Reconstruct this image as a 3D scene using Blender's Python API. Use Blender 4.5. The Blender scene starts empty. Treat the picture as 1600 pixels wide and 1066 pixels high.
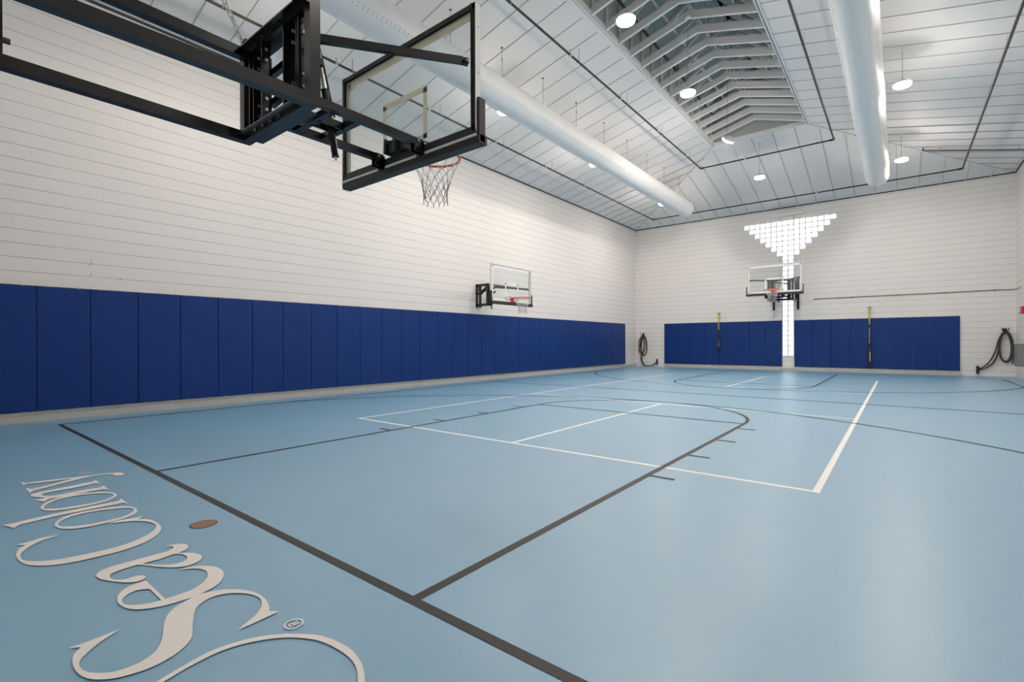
import bpy, bmesh, math, random
from mathutils import Vector, Matrix
random.seed(7)
C = bpy.context.scene.collection
SC = bpy.context.scene

# ---------------------------------------------------------------- camera
F_PX, YAW, PITCH, ROLL = 761.789, 0.6713, -0.0014, -0.0027
cam_d = bpy.data.cameras.new('camera')
cam = bpy.data.objects.new('camera', cam_d); C.objects.link(cam)
cam_d.sensor_width = 36.0
cam_d.lens = F_PX * 36.0 / 1600.0
cam_d.shift_y = (536.329 - 533.0) / 1600.0
cam_d.clip_start = 0.02
fw = Vector((-math.sin(YAW) * math.cos(PITCH), math.cos(YAW) * math.cos(PITCH), math.sin(PITCH)))
rt = Vector((math.cos(YAW), math.sin(YAW), 0))
up = rt.cross(fw)
r2 = rt * math.cos(ROLL) + up * math.sin(ROLL)
u2 = up * math.cos(ROLL) - rt * math.sin(ROLL)
M = Matrix((r2, u2, -fw)).transposed().to_4x4()
M.translation = Vector((9.9728, 0.0, 1.1471))
cam.matrix_world = M
SC.camera = cam

# ---------------------------------------------------------------- world, exposure
w = bpy.data.worlds.new('world'); SC.world = w; w.use_nodes = True
wn = w.node_tree; bg = wn.nodes['Background']
_g = wn.nodes.new('ShaderNodeTexCoord'); _s = wn.nodes.new('ShaderNodeSeparateXYZ'); _r = wn.nodes.new('ShaderNodeValToRGB')
wn.links.new(_g.outputs['Generated'], _s.inputs[0])
_m = wn.nodes.new('ShaderNodeMapRange'); _m.inputs['From Min'].default_value = -1; wn.links.new(_s.outputs['Z'], _m.inputs['Value'])
wn.links.new(_m.outputs[0], _r.inputs['Fac']); wn.links.new(_r.outputs[0], bg.inputs['Color'])
_r.color_ramp.elements[0].position = 0.485; _r.color_ramp.elements[0].color = (0.46, 0.38, 0.36, 1)   # brick paving outside
_r.color_ramp.elements[1].position = 0.52; _r.color_ramp.elements[1].color = (0.92, 0.96, 1.0, 1)
bg.inputs['Strength'].default_value = 4.2
SC.view_settings.view_transform = 'Standard'
SC.view_settings.look = 'None'
SC.view_settings.gamma = 1.0
SC.view_settings.use_curve_mapping = False
SC.view_settings.exposure = 0.0
LAMP_STRENGTH = 360.0
LAMP_COLOR = (1.0, 0.90, 0.80)

# ---------------------------------------------------------------- room numbers (metres)
XR, YB, YN = 12.903, 22.22, -0.28           # right wall, far wall, near wall
ZE, ZO = 6.55, 7.72                         # eave, height of the skylight opening
OX0, OX1, OY0, OY1 = 5.11, 7.79, 4.92, 17.02
CX = 6.45

# ---------------------------------------------------------------- materials
def new_mat(name):
    m = bpy.data.materials.new(name); m.use_nodes = True
    return m, m.node_tree, m.node_tree.nodes['Principled BSDF']
def mat(name, col, rough=0.5, metal=0.0, spec=0.5, noise=0.0, nscale=20.0, bump=0.0, coat=0.0):
    m, nt, b = new_mat(name)
    b.inputs['Base Color'].default_value = (*col, 1)
    b.inputs['Roughness'].default_value = rough
    b.inputs['Metallic'].default_value = metal
    b.inputs['Specular IOR Level'].default_value = spec
    b.inputs['Coat Weight'].default_value = coat
    if noise or bump:
        tc = nt.nodes.new('ShaderNodeTexCoord'); n = nt.nodes.new('ShaderNodeTexNoise')
        n.inputs['Scale'].default_value = nscale; n.inputs['Detail'].default_value = 4
        nt.links.new(tc.outputs['Object'], n.inputs['Vector'])
        if noise:
            r = nt.nodes.new('ShaderNodeMapRange')
            r.inputs['To Min'].default_value = 1 - noise; r.inputs['To Max'].default_value = 1 + noise
            nt.links.new(n.outputs['Fac'], r.inputs['Value'])
            mx = nt.nodes.new('ShaderNodeVectorMath'); mx.operation = 'SCALE'
            mx.inputs[0].default_value = col
            nt.links.new(r.outputs[0], mx.inputs['Scale'])
            nt.links.new(mx.outputs[0], b.inputs['Base Color'])
        if bump:
            bp = nt.nodes.new('ShaderNodeBump'); bp.inputs['Strength'].default_value = bump
            bp.inputs['Distance'].default_value = 0.004
            nt.links.new(n.outputs['Fac'], bp.inputs['Height']); nt.links.new(bp.outputs[0], b.inputs['Normal'])
    return m

def math_node(nt, op, a, b=None, c=None):
    n = nt.nodes.new('ShaderNodeMath'); n.operation = op
    for i, v in enumerate((a, b, c)):
        if v is None: continue
        if isinstance(v, (int, float)): n.inputs[i].default_value = v
        else: nt.links.new(v, n.inputs[i])
    return n.outputs[0]

def block_wall(name, axis, dark=0.62):
    """painted concrete block: raked bed joints every 8 inches, faint head joints"""
    m, nt, b = new_mat(name)
    g = nt.nodes.new('ShaderNodeNewGeometry'); s = nt.nodes.new('ShaderNodeSeparateXYZ')
    nt.links.new(g.outputs['Position'], s.inputs[0])
    u = s.outputs['X' if axis == 'x' else 'Y']; z = s.outputs['Z']
    row = math_node(nt, 'DIVIDE', math_node(nt, 'SUBTRACT', z, 0.168), 0.2032)
    fr = math_node(nt, 'FRACT', math_node(nt, 'ADD', row, 10.0))
    dist = math_node(nt, 'MINIMUM', fr, math_node(nt, 'SUBTRACT', 1.0, fr))
    wv = nt.nodes.new('ShaderNodeTexNoise'); wv.inputs['Scale'].default_value = 1.3; wv.inputs['Detail'].default_value = 3
    nt.links.new(g.outputs['Position'], wv.inputs['Vector'])
    jw = math_node(nt, 'MULTIPLY_ADD', wv.outputs['Fac'], 0.035, 0.008)
    joint = math_node(nt, 'LESS_THAN', dist, jw)
    half = math_node(nt, 'MULTIPLY', math_node(nt, 'MODULO', math_node(nt, 'FLOOR', math_node(nt, 'ADD', row, 10.0)), 2.0), 0.5)
    col_ = math_node(nt, 'ADD', math_node(nt, 'DIVIDE', u, 0.4064), half)
    fu = math_node(nt, 'FRACT', math_node(nt, 'ADD', col_, 20.0))
    du = math_node(nt, 'MINIMUM', fu, math_node(nt, 'SUBTRACT', 1.0, fu))
    head = math_node(nt, 'LESS_THAN', du, 0.009)
    n = nt.nodes.new('ShaderNodeTexNoise'); n.inputs['Scale'].default_value = 45; n.inputs['Detail'].default_value = 6
    nt.links.new(g.outputs['Position'], n.inputs['Vector'])
    n2 = nt.nodes.new('ShaderNodeTexNoise'); n2.inputs['Scale'].default_value = 0.6
    nt.links.new(g.outputs['Position'], n2.inputs['Vector'])
    base = nt.nodes.new('ShaderNodeMix'); base.data_type = 'RGBA'
    base.inputs[6].default_value = (0.78, 0.75, 0.725, 1); base.inputs[7].default_value = (0.83, 0.80, 0.775, 1)
    nt.links.new(n2.outputs['Fac'], base.inputs[0])
    k = math_node(nt, 'SUBTRACT', 1.0, math_node(nt, 'MAXIMUM', math_node(nt, 'MULTIPLY', joint, 1 - dark), math_node(nt, 'MULTIPLY', head, 0.06)))
    sc = nt.nodes.new('ShaderNodeVectorMath'); sc.operation = 'SCALE'
    nt.links.new(base.outputs[2], sc.inputs[0]); nt.links.new(k, sc.inputs['Scale'])
    nt.links.new(sc.outputs[0], b.inputs['Base Color'])
    hgt = math_node(nt, 'SUBTRACT', math_node(nt, 'MULTIPLY', n.outputs['Fac'], 0.25), math_node(nt, 'MAXIMUM', joint, math_node(nt, 'MULTIPLY', head, 0.3)))
    bp = nt.nodes.new('ShaderNodeBump'); bp.inputs['Strength'].default_value = 0.35; bp.inputs['Distance'].default_value = 0.006
    nt.links.new(hgt, bp.inputs['Height']); nt.links.new(bp.outputs[0], b.inputs['Normal'])
    b.inputs['Roughness'].default_value = 0.6
    b.inputs['Specular IOR Level'].default_value = 0.35
    return m

M_WALLY = block_wall('painted_block_side', 'y')
M_WALLX = block_wall('painted_block_end', 'x')

def floor_mat():
    m, nt, b = new_mat('blue_vinyl')
    g = nt.nodes.new('ShaderNodeNewGeometry')
    n = nt.nodes.new('ShaderNodeTexNoise'); n.inputs['Scale'].default_value = 1.1; n.inputs['Detail'].default_value = 5
    nt.links.new(g.outputs['Position'], n.inputs['Vector'])
    # thin rubbed scuff marks
    mp = nt.nodes.new('ShaderNodeMapping'); mp.inputs['Scale'].default_value = (3.0, 0.8, 1); mp.inputs['Rotation'].default_value = (0, 0, 0.6)
    nt.links.new(g.outputs['Position'], mp.inputs['Vector'])
    n2 = nt.nodes.new('ShaderNodeTexNoise'); n2.inputs['Scale'].default_value = 2.5; n2.inputs['Detail'].default_value = 8; n2.inputs['Distortion'].default_value = 1.5
    nt.links.new(mp.outputs[0], n2.inputs['Vector'])
    mx = nt.nodes.new('ShaderNodeMix'); mx.data_type = 'RGBA'
    mx.inputs[6].default_value = (0.160, 0.355, 0.520, 1); mx.inputs[7].default_value = (0.190, 0.385, 0.550, 1)
    nt.links.new(n.outputs['Fac'], mx.inputs[0])
    d = math_node(nt, 'ABSOLUTE', math_node(nt, 'SUBTRACT', n2.outputs['Fac'], 0.5))
    line = math_node(nt, 'LESS_THAN', d, 0.0025)
    mx2 = nt.nodes.new('ShaderNodeMix'); mx2.data_type = 'RGBA'
    nt.links.new(math_node(nt, 'MULTIPLY', line, 0.10), mx2.inputs[0])
    nt.links.new(mx.outputs[2], mx2.inputs[6]); mx2.inputs[7].default_value = (0.45, 0.6, 0.72, 1)
    nt.links.new(mx2.outputs[2], b.inputs['Base Color'])
    r = nt.nodes.new('ShaderNodeMapRange'); r.inputs['To Min'].default_value = 0.44; r.inputs['To Max'].default_value = 0.54
    nt.links.new(n2.outputs['Fac'], r.inputs['Value']); nt.links.new(r.outputs[0], b.inputs['Roughness'])
    b.inputs['Specular IOR Level'].default_value = 0.9
    b.inputs['Coat Weight'].default_value = 0.65; b.inputs['Coat Roughness'].default_value = 0.34
    n3 = nt.nodes.new('ShaderNodeTexNoise'); n3.inputs['Scale'].default_value = 160
    nt.links.new(g.outputs['Position'], n3.inputs['Vector'])
    bp = nt.nodes.new('ShaderNodeBump'); bp.inputs['Strength'].default_value = 0.12; bp.inputs['Distance'].default_value = 0.002
    nt.links.new(n3.outputs['Fac'], bp.inputs['Height']); nt.links.new(bp.outputs[0], b.inputs['Normal'])
    return m
M_FLOOR = floor_mat()
M_LINE_D = mat('dark_line_paint', (0.030, 0.025, 0.024), 0.5, spec=0.4)
M_LINE_W = mat('white_line_paint', (0.90, 0.89, 0.87), 0.42)
M_LOGO = mat('cream_lettering_paint', (0.80, 0.75, 0.71), 0.45)
M_CEIL = mat('white_ceiling_panel', (0.76, 0.755, 0.75), 0.6, noise=0.03, nscale=1.5)
M_SEAM = mat('ceiling_seam_grey', (0.40, 0.40, 0.40), 0.6)
M_SEAMW = mat('ceiling_batten_white', (0.74, 0.75, 0.76), 0.55)
M_TRIMD = mat('dark_edge_trim', (0.03, 0.03, 0.032), 0.5)
M_TRUSS = mat('grey_truss_paint', (0.64, 0.64, 0.63), 0.55, noise=0.05, nscale=3)
M_TRUSSW = mat('pale_truss_edge', (0.80, 0.81, 0.81), 0.5)
M_SHAFT = mat('grey_shaft_panel', (0.42, 0.435, 0.43), 0.6)
M_DUCT = mat('white_fabric_duct', (0.90, 0.885, 0.87), 0.5, noise=0.02, nscale=6, bump=0.15)
M_HOLE = mat('duct_vent_hole', (0.30, 0.30, 0.30), 0.7)
M_BLACK = mat('black_gloss_steel', (0.006, 0.0052, 0.005), 0.24, spec=0.6, noise=0.25, nscale=8)
M_BLACKM = mat('black_satin', (0.02, 0.019, 0.018), 0.5)
M_PAD = mat('brown_black_edge_pad', (0.03, 0.024, 0.022), 0.55)
M_PIPE = mat('black_sprinkler_pipe', (0.025, 0.023, 0.023), 0.45, noise=0.3, nscale=5)
M_PIPER = mat('brown_sprinkler_pipe', (0.10, 0.06, 0.045), 0.5)
M_CHROME = mat('zinc_metal', (0.62, 0.61, 0.58), 0.3, 1.0)
M_BRASS = mat('brass_metal', (0.55, 0.38, 0.13), 0.35, 1.0)
M_ALU = mat('white_aluminium', (0.78, 0.77, 0.75), 0.45)
def sheer_paint(name, col):
    m, nt, b = new_mat(name); b.inputs['Base Color'].default_value = (*col, 1); b.inputs['Roughness'].default_value = 0.5
    tr = nt.nodes.new('ShaderNodeBsdfTranslucent'); tr.inputs[0].default_value = (*col, 1)
    mx = nt.nodes.new('ShaderNodeMixShader'); mx.inputs[0].default_value = 0.5
    nt.links.new(b.outputs[0], mx.inputs[1]); nt.links.new(tr.outputs[0], mx.inputs[2])
    nt.links.new(mx.outputs[0], nt.nodes['Material Output'].inputs[0]); return m
M_CREAM = sheer_paint('cream_glass_paint', (0.88, 0.82, 0.70))
M_BWHITE = mat('white_glass_paint', (0.85, 0.85, 0.85), 0.4)
M_RIM = mat('orange_rim_steel', (0.75, 0.10, 0.025), 0.35)
M_NET = mat('white_net_cord', (0.90, 0.89, 0.88), 0.8)
M_NETD = mat('grey_net_cord', (0.42, 0.41, 0.40), 0.8)
M_VINYL = mat('navy_pad_vinyl', (0.004, 0.034, 0.180), 0.42, spec=0.28, noise=0.06, nscale=4, bump=0.25)
M_BATTEN = mat('pad_mount_strip', (0.30, 0.29, 0.30), 0.5)
M_CURB = mat('concrete_curb', (0.50, 0.48, 0.45), 0.8, noise=0.12, nscale=6, bump=0.2)
M_ROPE = mat('brown_battle_rope', (0.07, 0.058, 0.048), 0.85, noise=0.3, nscale=40, bump=0.6)
M_YEL = mat('yellow_strap', (0.75, 0.48, 0.01), 0.6)
M_GREYW = mat('grey_webbing', (0.28, 0.27, 0.30), 0.7)
M_RED = mat('red_enamel', (0.50, 0.015, 0.012), 0.35)
M_STEEL = mat('brushed_grey_steel', (0.24, 0.24, 0.24), 0.45, 0.6)
M_WHITE = mat('white_enamel', (0.80, 0.80, 0.79), 0.45)
M_WOOD = mat('brown_floor_plate', (0.24, 0.125, 0.075), 0.5, noise=0.25, nscale=20)
M_SCUFF = mat('dark_scuff', (0.20, 0.18, 0.17), 0.8)
M_MORTAR = mat('white_mortar', (0.50, 0.50, 0.50), 0.7)

def glass_mat(name, tint=(0.9, 0.97, 0.95), gloss=0.08, haze=0.0):
    m = bpy.data.materials.new(name); m.use_nodes = True; nt = m.node_tree
    nt.nodes.clear()
    o = nt.nodes.new('ShaderNodeOutputMaterial'); t = nt.nodes.new('ShaderNodeBsdfTransparent')
    t.inputs[0].default_value = (*tint, 1)
    g = nt.nodes.new('ShaderNodeBsdfGlossy'); g.inputs['Roughness'].default_value = 0.05
    mx = nt.nodes.new('ShaderNodeMixShader')
    fr = nt.nodes.new('ShaderNodeLayerWeight'); fr.inputs['Blend'].default_value = 0.12
    nt.links.new(math_node(nt, 'MULTIPLY', fr.outputs['Fresnel'], 0.5), mx.inputs[0])
    nt.links.new(t.outputs[0], mx.inputs[1]); nt.links.new(g.outputs[0], mx.inputs[2])
    out = mx.outputs[0]
    if haze:
        d = nt.nodes.new('ShaderNodeBsdfDiffuse'); d.inputs[0].default_value = (0.7, 0.72, 0.72, 1)
        m2 = nt.nodes.new('ShaderNodeMixShader'); m2.inputs[0].default_value = haze
        nt.links.new(out, m2.inputs[1]); nt.links.new(d.outputs[0], m2.inputs[2]); out = m2.outputs[0]
    nt.links.new(out, o.inputs[0])
    return m
M_GLASS = glass_mat('backboard_glass', (0.94, 0.965, 0.965), haze=0.06)
M_SKYGLASS = glass_mat('tinted_skylight_glass', (0.12, 0.145, 0.145), haze=0.22)

def glass_block_mat():
    m, nt, b = new_mat('frosted_glass_block')
    nt.nodes.remove(b)
    o = nt.nodes['Material Output']
    tr = nt.nodes.new('ShaderNodeBsdfTranslucent'); tr.inputs[0].default_value = (0.90, 0.90, 0.91, 1)
    tp = nt.nodes.new('ShaderNodeBsdfTransparent'); tp.inputs[0].default_value = (0.93, 0.94, 0.95, 1)
    gl = nt.nodes.new('ShaderNodeBsdfGlossy'); gl.inputs['Roughness'].default_value = 0.12
    n = nt.nodes.new('ShaderNodeTexNoise'); n.inputs['Scale'].default_value = 9; n.inputs['Distortion'].default_value = 2.0
    g = nt.nodes.new('ShaderNodeNewGeometry'); nt.links.new(g.outputs['Position'], n.inputs['Vector'])
    bp = nt.nodes.new('ShaderNodeBump'); bp.inputs['Strength'].default_value = 0.6; bp.inputs['Distance'].default_value = 0.01
    nt.links.new(n.outputs['Fac'], bp.inputs['Height'])
    nt.links.new(bp.outputs[0], gl.inputs['Normal'])
    a = nt.nodes.new('ShaderNodeMixShader')
    r = nt.nodes.new('ShaderNodeMapRange'); r.inputs['From Min'].default_value = 0.35; r.inputs['From Max'].default_value = 0.7
    r.inputs['To Min'].default_value = 0.35; r.inputs['To Max'].default_value = 0.65
    nt.links.new(n.outputs['Fac'], r.inputs['Value']); nt.links.new(r.outputs[0], a.inputs[0])
    nt.links.new(tr.outputs[0], a.inputs[1]); nt.links.new(tp.outputs[0], a.inputs[2])
    c = nt.nodes.new('ShaderNodeMixShader'); c.inputs[0].default_value = 0.08
    nt.links.new(a.outputs[0], c.inputs[1]); nt.links.new(gl.outputs[0], c.inputs[2])
    nt.links.new(c.outputs[0], o.inputs[0])
    return m
M_BLOCK = glass_block_mat()

def emit_mat(name, col, s):
    m = bpy.data.materials.new(name); m.use_nodes = True; nt = m.node_tree; nt.nodes.clear()
    o = nt.nodes.new('ShaderNodeOutputMaterial'); e = nt.nodes.new('ShaderNodeEmission')
    e.inputs[0].default_value = (*col, 1); e.inputs[1].default_value = s
    nt.links.new(e.outputs[0], o.inputs[0]); return m
M_LAMP = emit_mat('led_lens', LAMP_COLOR, LAMP_STRENGTH)

# ---------------------------------------------------------------- mesh builder
EACH = {'mounting_strip', 'clip', 'web', 'bolt', 'rivet', 'screw_hole', 'net_hook', 'brass_nut', 'actuator_cradle', 'glazing_bar', 'window_edge', 'scuff_mark'}
class MB:
    def __init__(s): s.v = []; s.f = []; s.mi = []; s.cur = 0; s.sm = []
    def add(s, vs, fs, smooth=False):
        n = len(s.v); s.v += [tuple(p) for p in vs]
        for f in fs: s.f.append([n + i for i in f]); s.mi.append(s.cur); s.sm.append(smooth)
        return s
    def box(s, x0, x1, y0, y1, z0, z1):
        vs = [(x, y, z) for z in (z0, z1) for y in (y0, y1) for x in (x0, x1)]
        return s.add(vs, [(0, 2, 3, 1), (4, 5, 7, 6), (0, 1, 5, 4), (2, 6, 7, 3), (0, 4, 6, 2), (1, 3, 7, 5)])
    def cbox(s, x0, x1, y0, y1, z0, z1, c):
        """box with chamfered edges"""
        bm = bmesh.new(); bmesh.ops.create_cube(bm, size=1)
        for v in bm.verts:
            v.co = Vector(((x0 + x1) / 2 + v.co.x * (x1 - x0), (y0 + y1) / 2 + v.co.y * (y1 - y0), (z0 + z1) / 2 + v.co.z * (z1 - z0)))
        bmesh.ops.bevel(bm, geom=bm.edges[:], offset=c, segments=2, profile=0.6, affect='EDGES')
        bm.verts.index_update()
        s.add([v.co[:] for v in bm.verts], [[v.index for v in f.verts] for f in bm.faces]); bm.free(); return s
    def bar(s, a, b, w, h, upv=(0, 0, 1), ext=0.0):
        a = Vector(a); b = Vector(b); d = (b - a).normalized(); a = a - d * ext; b = b + d * ext
        u = Vector(upv); side = d.cross(u)
        if side.length < 1e-5: side = d.cross(Vector((1, 0, 0)))
        side.normalize(); u = side.cross(d).normalized()
        vs = []
        for p in (a, b):
            for (i, j) in ((-1, -1), (1, -1), (1, 1), (-1, 1)): vs.append(p + side * (i * w / 2) + u * (j * h / 2))
        return s.add(vs, [(0, 1, 2, 3), (7, 6, 5, 4), (0, 4, 5, 1), (1, 5, 6, 2), (2, 6, 7, 3), (3, 7, 4, 0)])
    def tube(s, pts, r, n=10, closed=False, caps=True, rs=None):
        P = [Vector(p) for p in pts]; k = len(P); vs = []; fs = []
        ref = None
        for i in range(k):
            if closed: d = (P[(i + 1) % k] - P[i - 1])
            else: d = (P[min(i + 1, k - 1)] - P[max(i - 1, 0)])
            d.normalize()
            if ref is None:
                ref = Vector((0, 0, 1)) if abs(d.z) < 0.9 else Vector((1, 0, 0))
            x = (ref - d * ref.dot(d)).normalized(); y = d.cross(x); ref = x
            rr = rs[i] if rs else r
            for j in range(n):
                t = 2 * math.pi * j / n; vs.append(P[i] + (x * math.cos(t) + y * math.sin(t)) * rr)
        m = k if closed else k - 1
        for i in range(m):
            a, b = i * n, ((i + 1) % k) * n
            for j in range(n): fs.append((a + j, a + (j + 1) % n, b + (j + 1) % n, b + j))
        s.add(vs, fs, True)
        if caps and not closed:
            s.add(vs[:n], [tuple(range(n))[::-1]]); s.add(vs[-n:], [tuple(range(n))])
        return s
    def disc(s, c, axis, r, h, n=24):
        c = Vector(c); a = Vector(axis).normalized()
        return s.tube([c, c + a * h], r, n)
    def lathe(s, prof, c=(0, 0, 0), n=24, smooth=True):
        vs = []; fs = []
        for (r, z) in prof:
            for j in range(n):
                t = 2 * math.pi * j / n; vs.append((c[0] + r * math.cos(t), c[1] + r * math.sin(t), c[2] + z))
        for i in range(len(prof) - 1):
            for j in range(n): fs.append((i * n + j, i * n + (j + 1) % n, (i + 1) * n + (j + 1) % n, (i + 1) * n + j))
        return s.add(vs, fs, smooth)
    def poly(s, pts): return s.add(pts, [tuple(range(len(pts)))])
    def pieces(s):
        """split into the solids that do not touch one another"""
        key = {}; par = list(range(len(s.v)))
        def root(i):
            while par[i] != i: par[i] = par[par[i]]; i = par[i]
            return i
        for i, p in enumerate(s.v):
            k = tuple(round(c, 5) for c in p)
            if k in key: par[root(i)] = root(key[k])
            else: key[k] = i
        for f in s.f:
            for j in f[1:]: par[root(j)] = root(f[0])
        out = {}
        for f, mi, sm in zip(s.f, s.mi, s.sm):
            r = root(f[0])
            if r not in out: out[r] = (MB(), {})
            b, mp = out[r]
            g = []
            for j in f:
                if j not in mp: mp[j] = len(b.v); b.v.append(s.v[j])
                g.append(mp[j])
            b.f.append(g); b.mi.append(mi); b.sm.append(sm)
        return [b for b, _ in out.values()]
    def build(s, name, mats, parent=None, origin=None):
        if name in EACH and parent is not None:
            ps = s.pieces()
            if len(ps) > 1: return [b.build1(name, mats, parent, origin) for b in ps][0]
        return s.build1(name, mats, parent, origin)
    def build1(s, name, mats, parent=None, origin=None):
        me = bpy.data.meshes.new(name)
        vs = s.v
        if origin is not None: vs = [(p[0] - origin[0], p[1] - origin[1], p[2] - origin[2]) for p in vs]
        me.from_pydata(vs, [], s.f); me.update()
        if not isinstance(mats, (list, tuple)): mats = [mats]
        for m in mats: me.materials.append(m)
        for p, i, sm in zip(me.polygons, s.mi, s.sm): p.material_index = i; p.use_smooth = sm
        bm = bmesh.new(); bm.from_mesh(me); bmesh.ops.recalc_face_normals(bm, faces=bm.faces[:]); bm.to_mesh(me); bm.free()
        o = bpy.data.objects.new(name, me); C.objects.link(o)
        if parent is not None: o.parent = parent
        if origin is not None: o.location = origin
        return o

def tag(o, label=None, cat=None, group=None, kind=None):
    if label: o['label'] = label
    if cat: o['category'] = cat
    if group: o['group'] = group
    if kind: o['kind'] = kind
    return o
def thing(name, label, cat, loc=(0, 0, 0), group=None):
    o = bpy.data.objects.new(name, None); C.objects.link(o); o.location = loc; o.empty_display_size = 0.1
    return tag(o, label, cat, group)
def struct(o, label=None): return tag(o, label, None, None, 'structure')
def local(mb, o):
    """shift builder coordinates from world to the thing's own frame"""
    l = o.location; mb.v = [(p[0] - l[0], p[1] - l[1], p[2] - l[2]) for p in mb.v]; return mb
def part(mb, name, mats, parent, label=None):
    o = local(mb, parent).build(name, mats, parent)
    if label: o['label'] = label
    return o
def subpart(mb, name, mats, thing_, part_, label=None):
    o = local(mb, thing_).build(name, mats, part_)
    if label: o['label'] = label
    return o
ORD = ['first', 'second', 'third', 'fourth', 'fifth', 'sixth', 'seventh', 'eighth', 'ninth', 'tenth', 'eleventh', 'twelfth',
       'thirteenth', 'fourteenth', 'fifteenth', 'sixteenth', 'seventeenth', 'eighteenth', 'nineteenth', 'twentieth',
       'twenty-first', 'twenty-second', 'twenty-third', 'twenty-fourth', 'twenty-fifth', 'twenty-sixth', 'twenty-seventh',
       'twenty-eighth', 'twenty-ninth', 'thirtieth', 'thirty-first', 'thirty-second', 'thirty-third', 'thirty-fourth', 'thirty-fifth', 'thirty-sixth']
def zc(x, y):
    """ceiling height at a plan position"""
    t = min(x / OX0, (XR - x) / (XR - OX1), (YB - y) / (YB - OY1), (y - YN) / (OY0 - YN))
    return ZE + (ZO - ZE) * min(t, 1.0)

# ================================================================ ROOM
b = MB(); b.box(-0.2, XR + 0.2, YN - 0.2, YB + 0.2, -0.1, 0.0)
floor = struct(b.build('floor', M_FLOOR), 'light blue vinyl sports court floor')

b = MB(); b.box(-0.2, 0, YN, YB, 0, ZE); struct(b.build('wall_left', M_WALLY), 'white painted block wall on the left')
b = MB(); b.box(XR, XR + 0.2, YN, YB, 0, ZE); struct(b.build('wall_right', M_WALLY), 'white painted block wall on the right')
b = MB(); b.box(-0.2, XR + 0.2, YN - 0.2, YN, 0, ZE); struct(b.build('wall_near', M_WALLX))

# far wall with the stepped window opening: rectangles per block course
GW, GC, GT = 0.2045, 6.4705, 6.045
rows = []                       # (z0, z1, half width)
for k in range(7): rows.append((GT - GW * (k + 1), GT - GW * k, GW * (8 - k)))
GB = GT - GW * 7 - 20 * 0.2016
rows.append((GB, GT - 7 * GW, GW))
b = MB(); Y0, Y1 = YB, YB + 0.2
b.box(0, XR, Y0, Y1, 0, GB); b.box(0, XR, Y0, Y1, GT, ZE)
for z0, z1, hw in rows:
    b.box(0, GC - hw, Y0, Y1, z0, z1); b.box(GC + hw, XR, Y0, Y1, z0, z1)
struct(b.build('wall_far', M_WALLX), 'white painted block wall at the far end')

# glass block window: bevelled blocks in a mortar grid
gb = MB(); mo = MB()
def gblock(x0, x1, z0, z1):
    e = 0.006
    gb.cbox(x0 + e, x1 - e, YB + 0.03, YB + 0.11, z0 + e, z1 - e, 0.012)
for k in range(7):
    n = 16 - 2 * k
    for i in range(n):
        x = GC - GW * n / 2 + i * GW; gblock(x, x + GW, GT - GW * (k + 1), GT - GW * k)
    mo.box(GC - GW * n / 2, GC + GW * n / 2, YB + 0.026, YB + 0.10, GT - GW * (k + 1) - 0.009, GT - GW * (k + 1) + 0.009)
    for i in range(n + 1):
        x = GC - GW * n / 2 + i * GW; mo.box(x - 0.009, x + 0.009, YB + 0.026, YB + 0.10, GT - GW * (k + 1), GT - GW * k)
for k in range(20):
    z0 = GB + k * 0.2016
    for i in range(2): gblock(GC - GW + i * GW, GC + i * GW, z0, z0 + 0.2016)
    mo.box(GC - GW, GC + GW, YB + 0.026, YB + 0.10, z0 - 0.009, z0 + 0.009)
for i in (-1, 0, 1): mo.box(GC + i * GW - 0.011, GC + i * GW + 0.011, YB + 0.026, YB + 0.10, GB, GT - 7 * GW)
win = struct(gb.build('window_1', M_BLOCK), 'stepped funnel shaped glass block window')
mo.build('window_frame', M_MORTAR, win)
tr = MB(); tr.box(GC - 8 * GW - 0.02, GC + 8 * GW + 0.02, YB - 0.012, YB + 0.05, GT - 0.004, GT + 0.03)
tr.box(GC - GW - 0.02, GC - GW, YB - 0.012, YB + 0.03, GB, GT - 7 * GW); tr.box(GC + GW, GC + GW + 0.02, YB - 0.012, YB + 0.03, GB, GT - 7 * GW)
tr.box(GC - GW - 0.02, GC + GW + 0.02, YB - 0.02, YB + 0.03, GB - 0.03, GB)
tr.build('window_edge', M_WHITE, win)

# curb and edge trims
b = MB(); b.box(0, 0.03, YN, YB, 0.0, 0.10); struct(b.build('baseboard_left', M_CURB))
b = MB(); b.box(1.4, 11.62, YB - 0.03, YB, 0.0, 0.10); struct(b.build('baseboard_far', M_CURB))
b = MB(); b.box(0, 0.03, YN, YB, ZE - 0.03, ZE + 0.02); struct(b.build('trim_1', M_TRIMD))
b = MB(); b.box(0, XR, YB - 0.03, YB, ZE - 0.03, ZE + 0.02); struct(b.build('trim_2', M_TRIMD))
b = MB(); b.box(XR - 0.03, XR, YN, YB, ZE - 0.03, ZE + 0.02); struct(b.build('trim_3', M_TRIMD))

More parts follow.
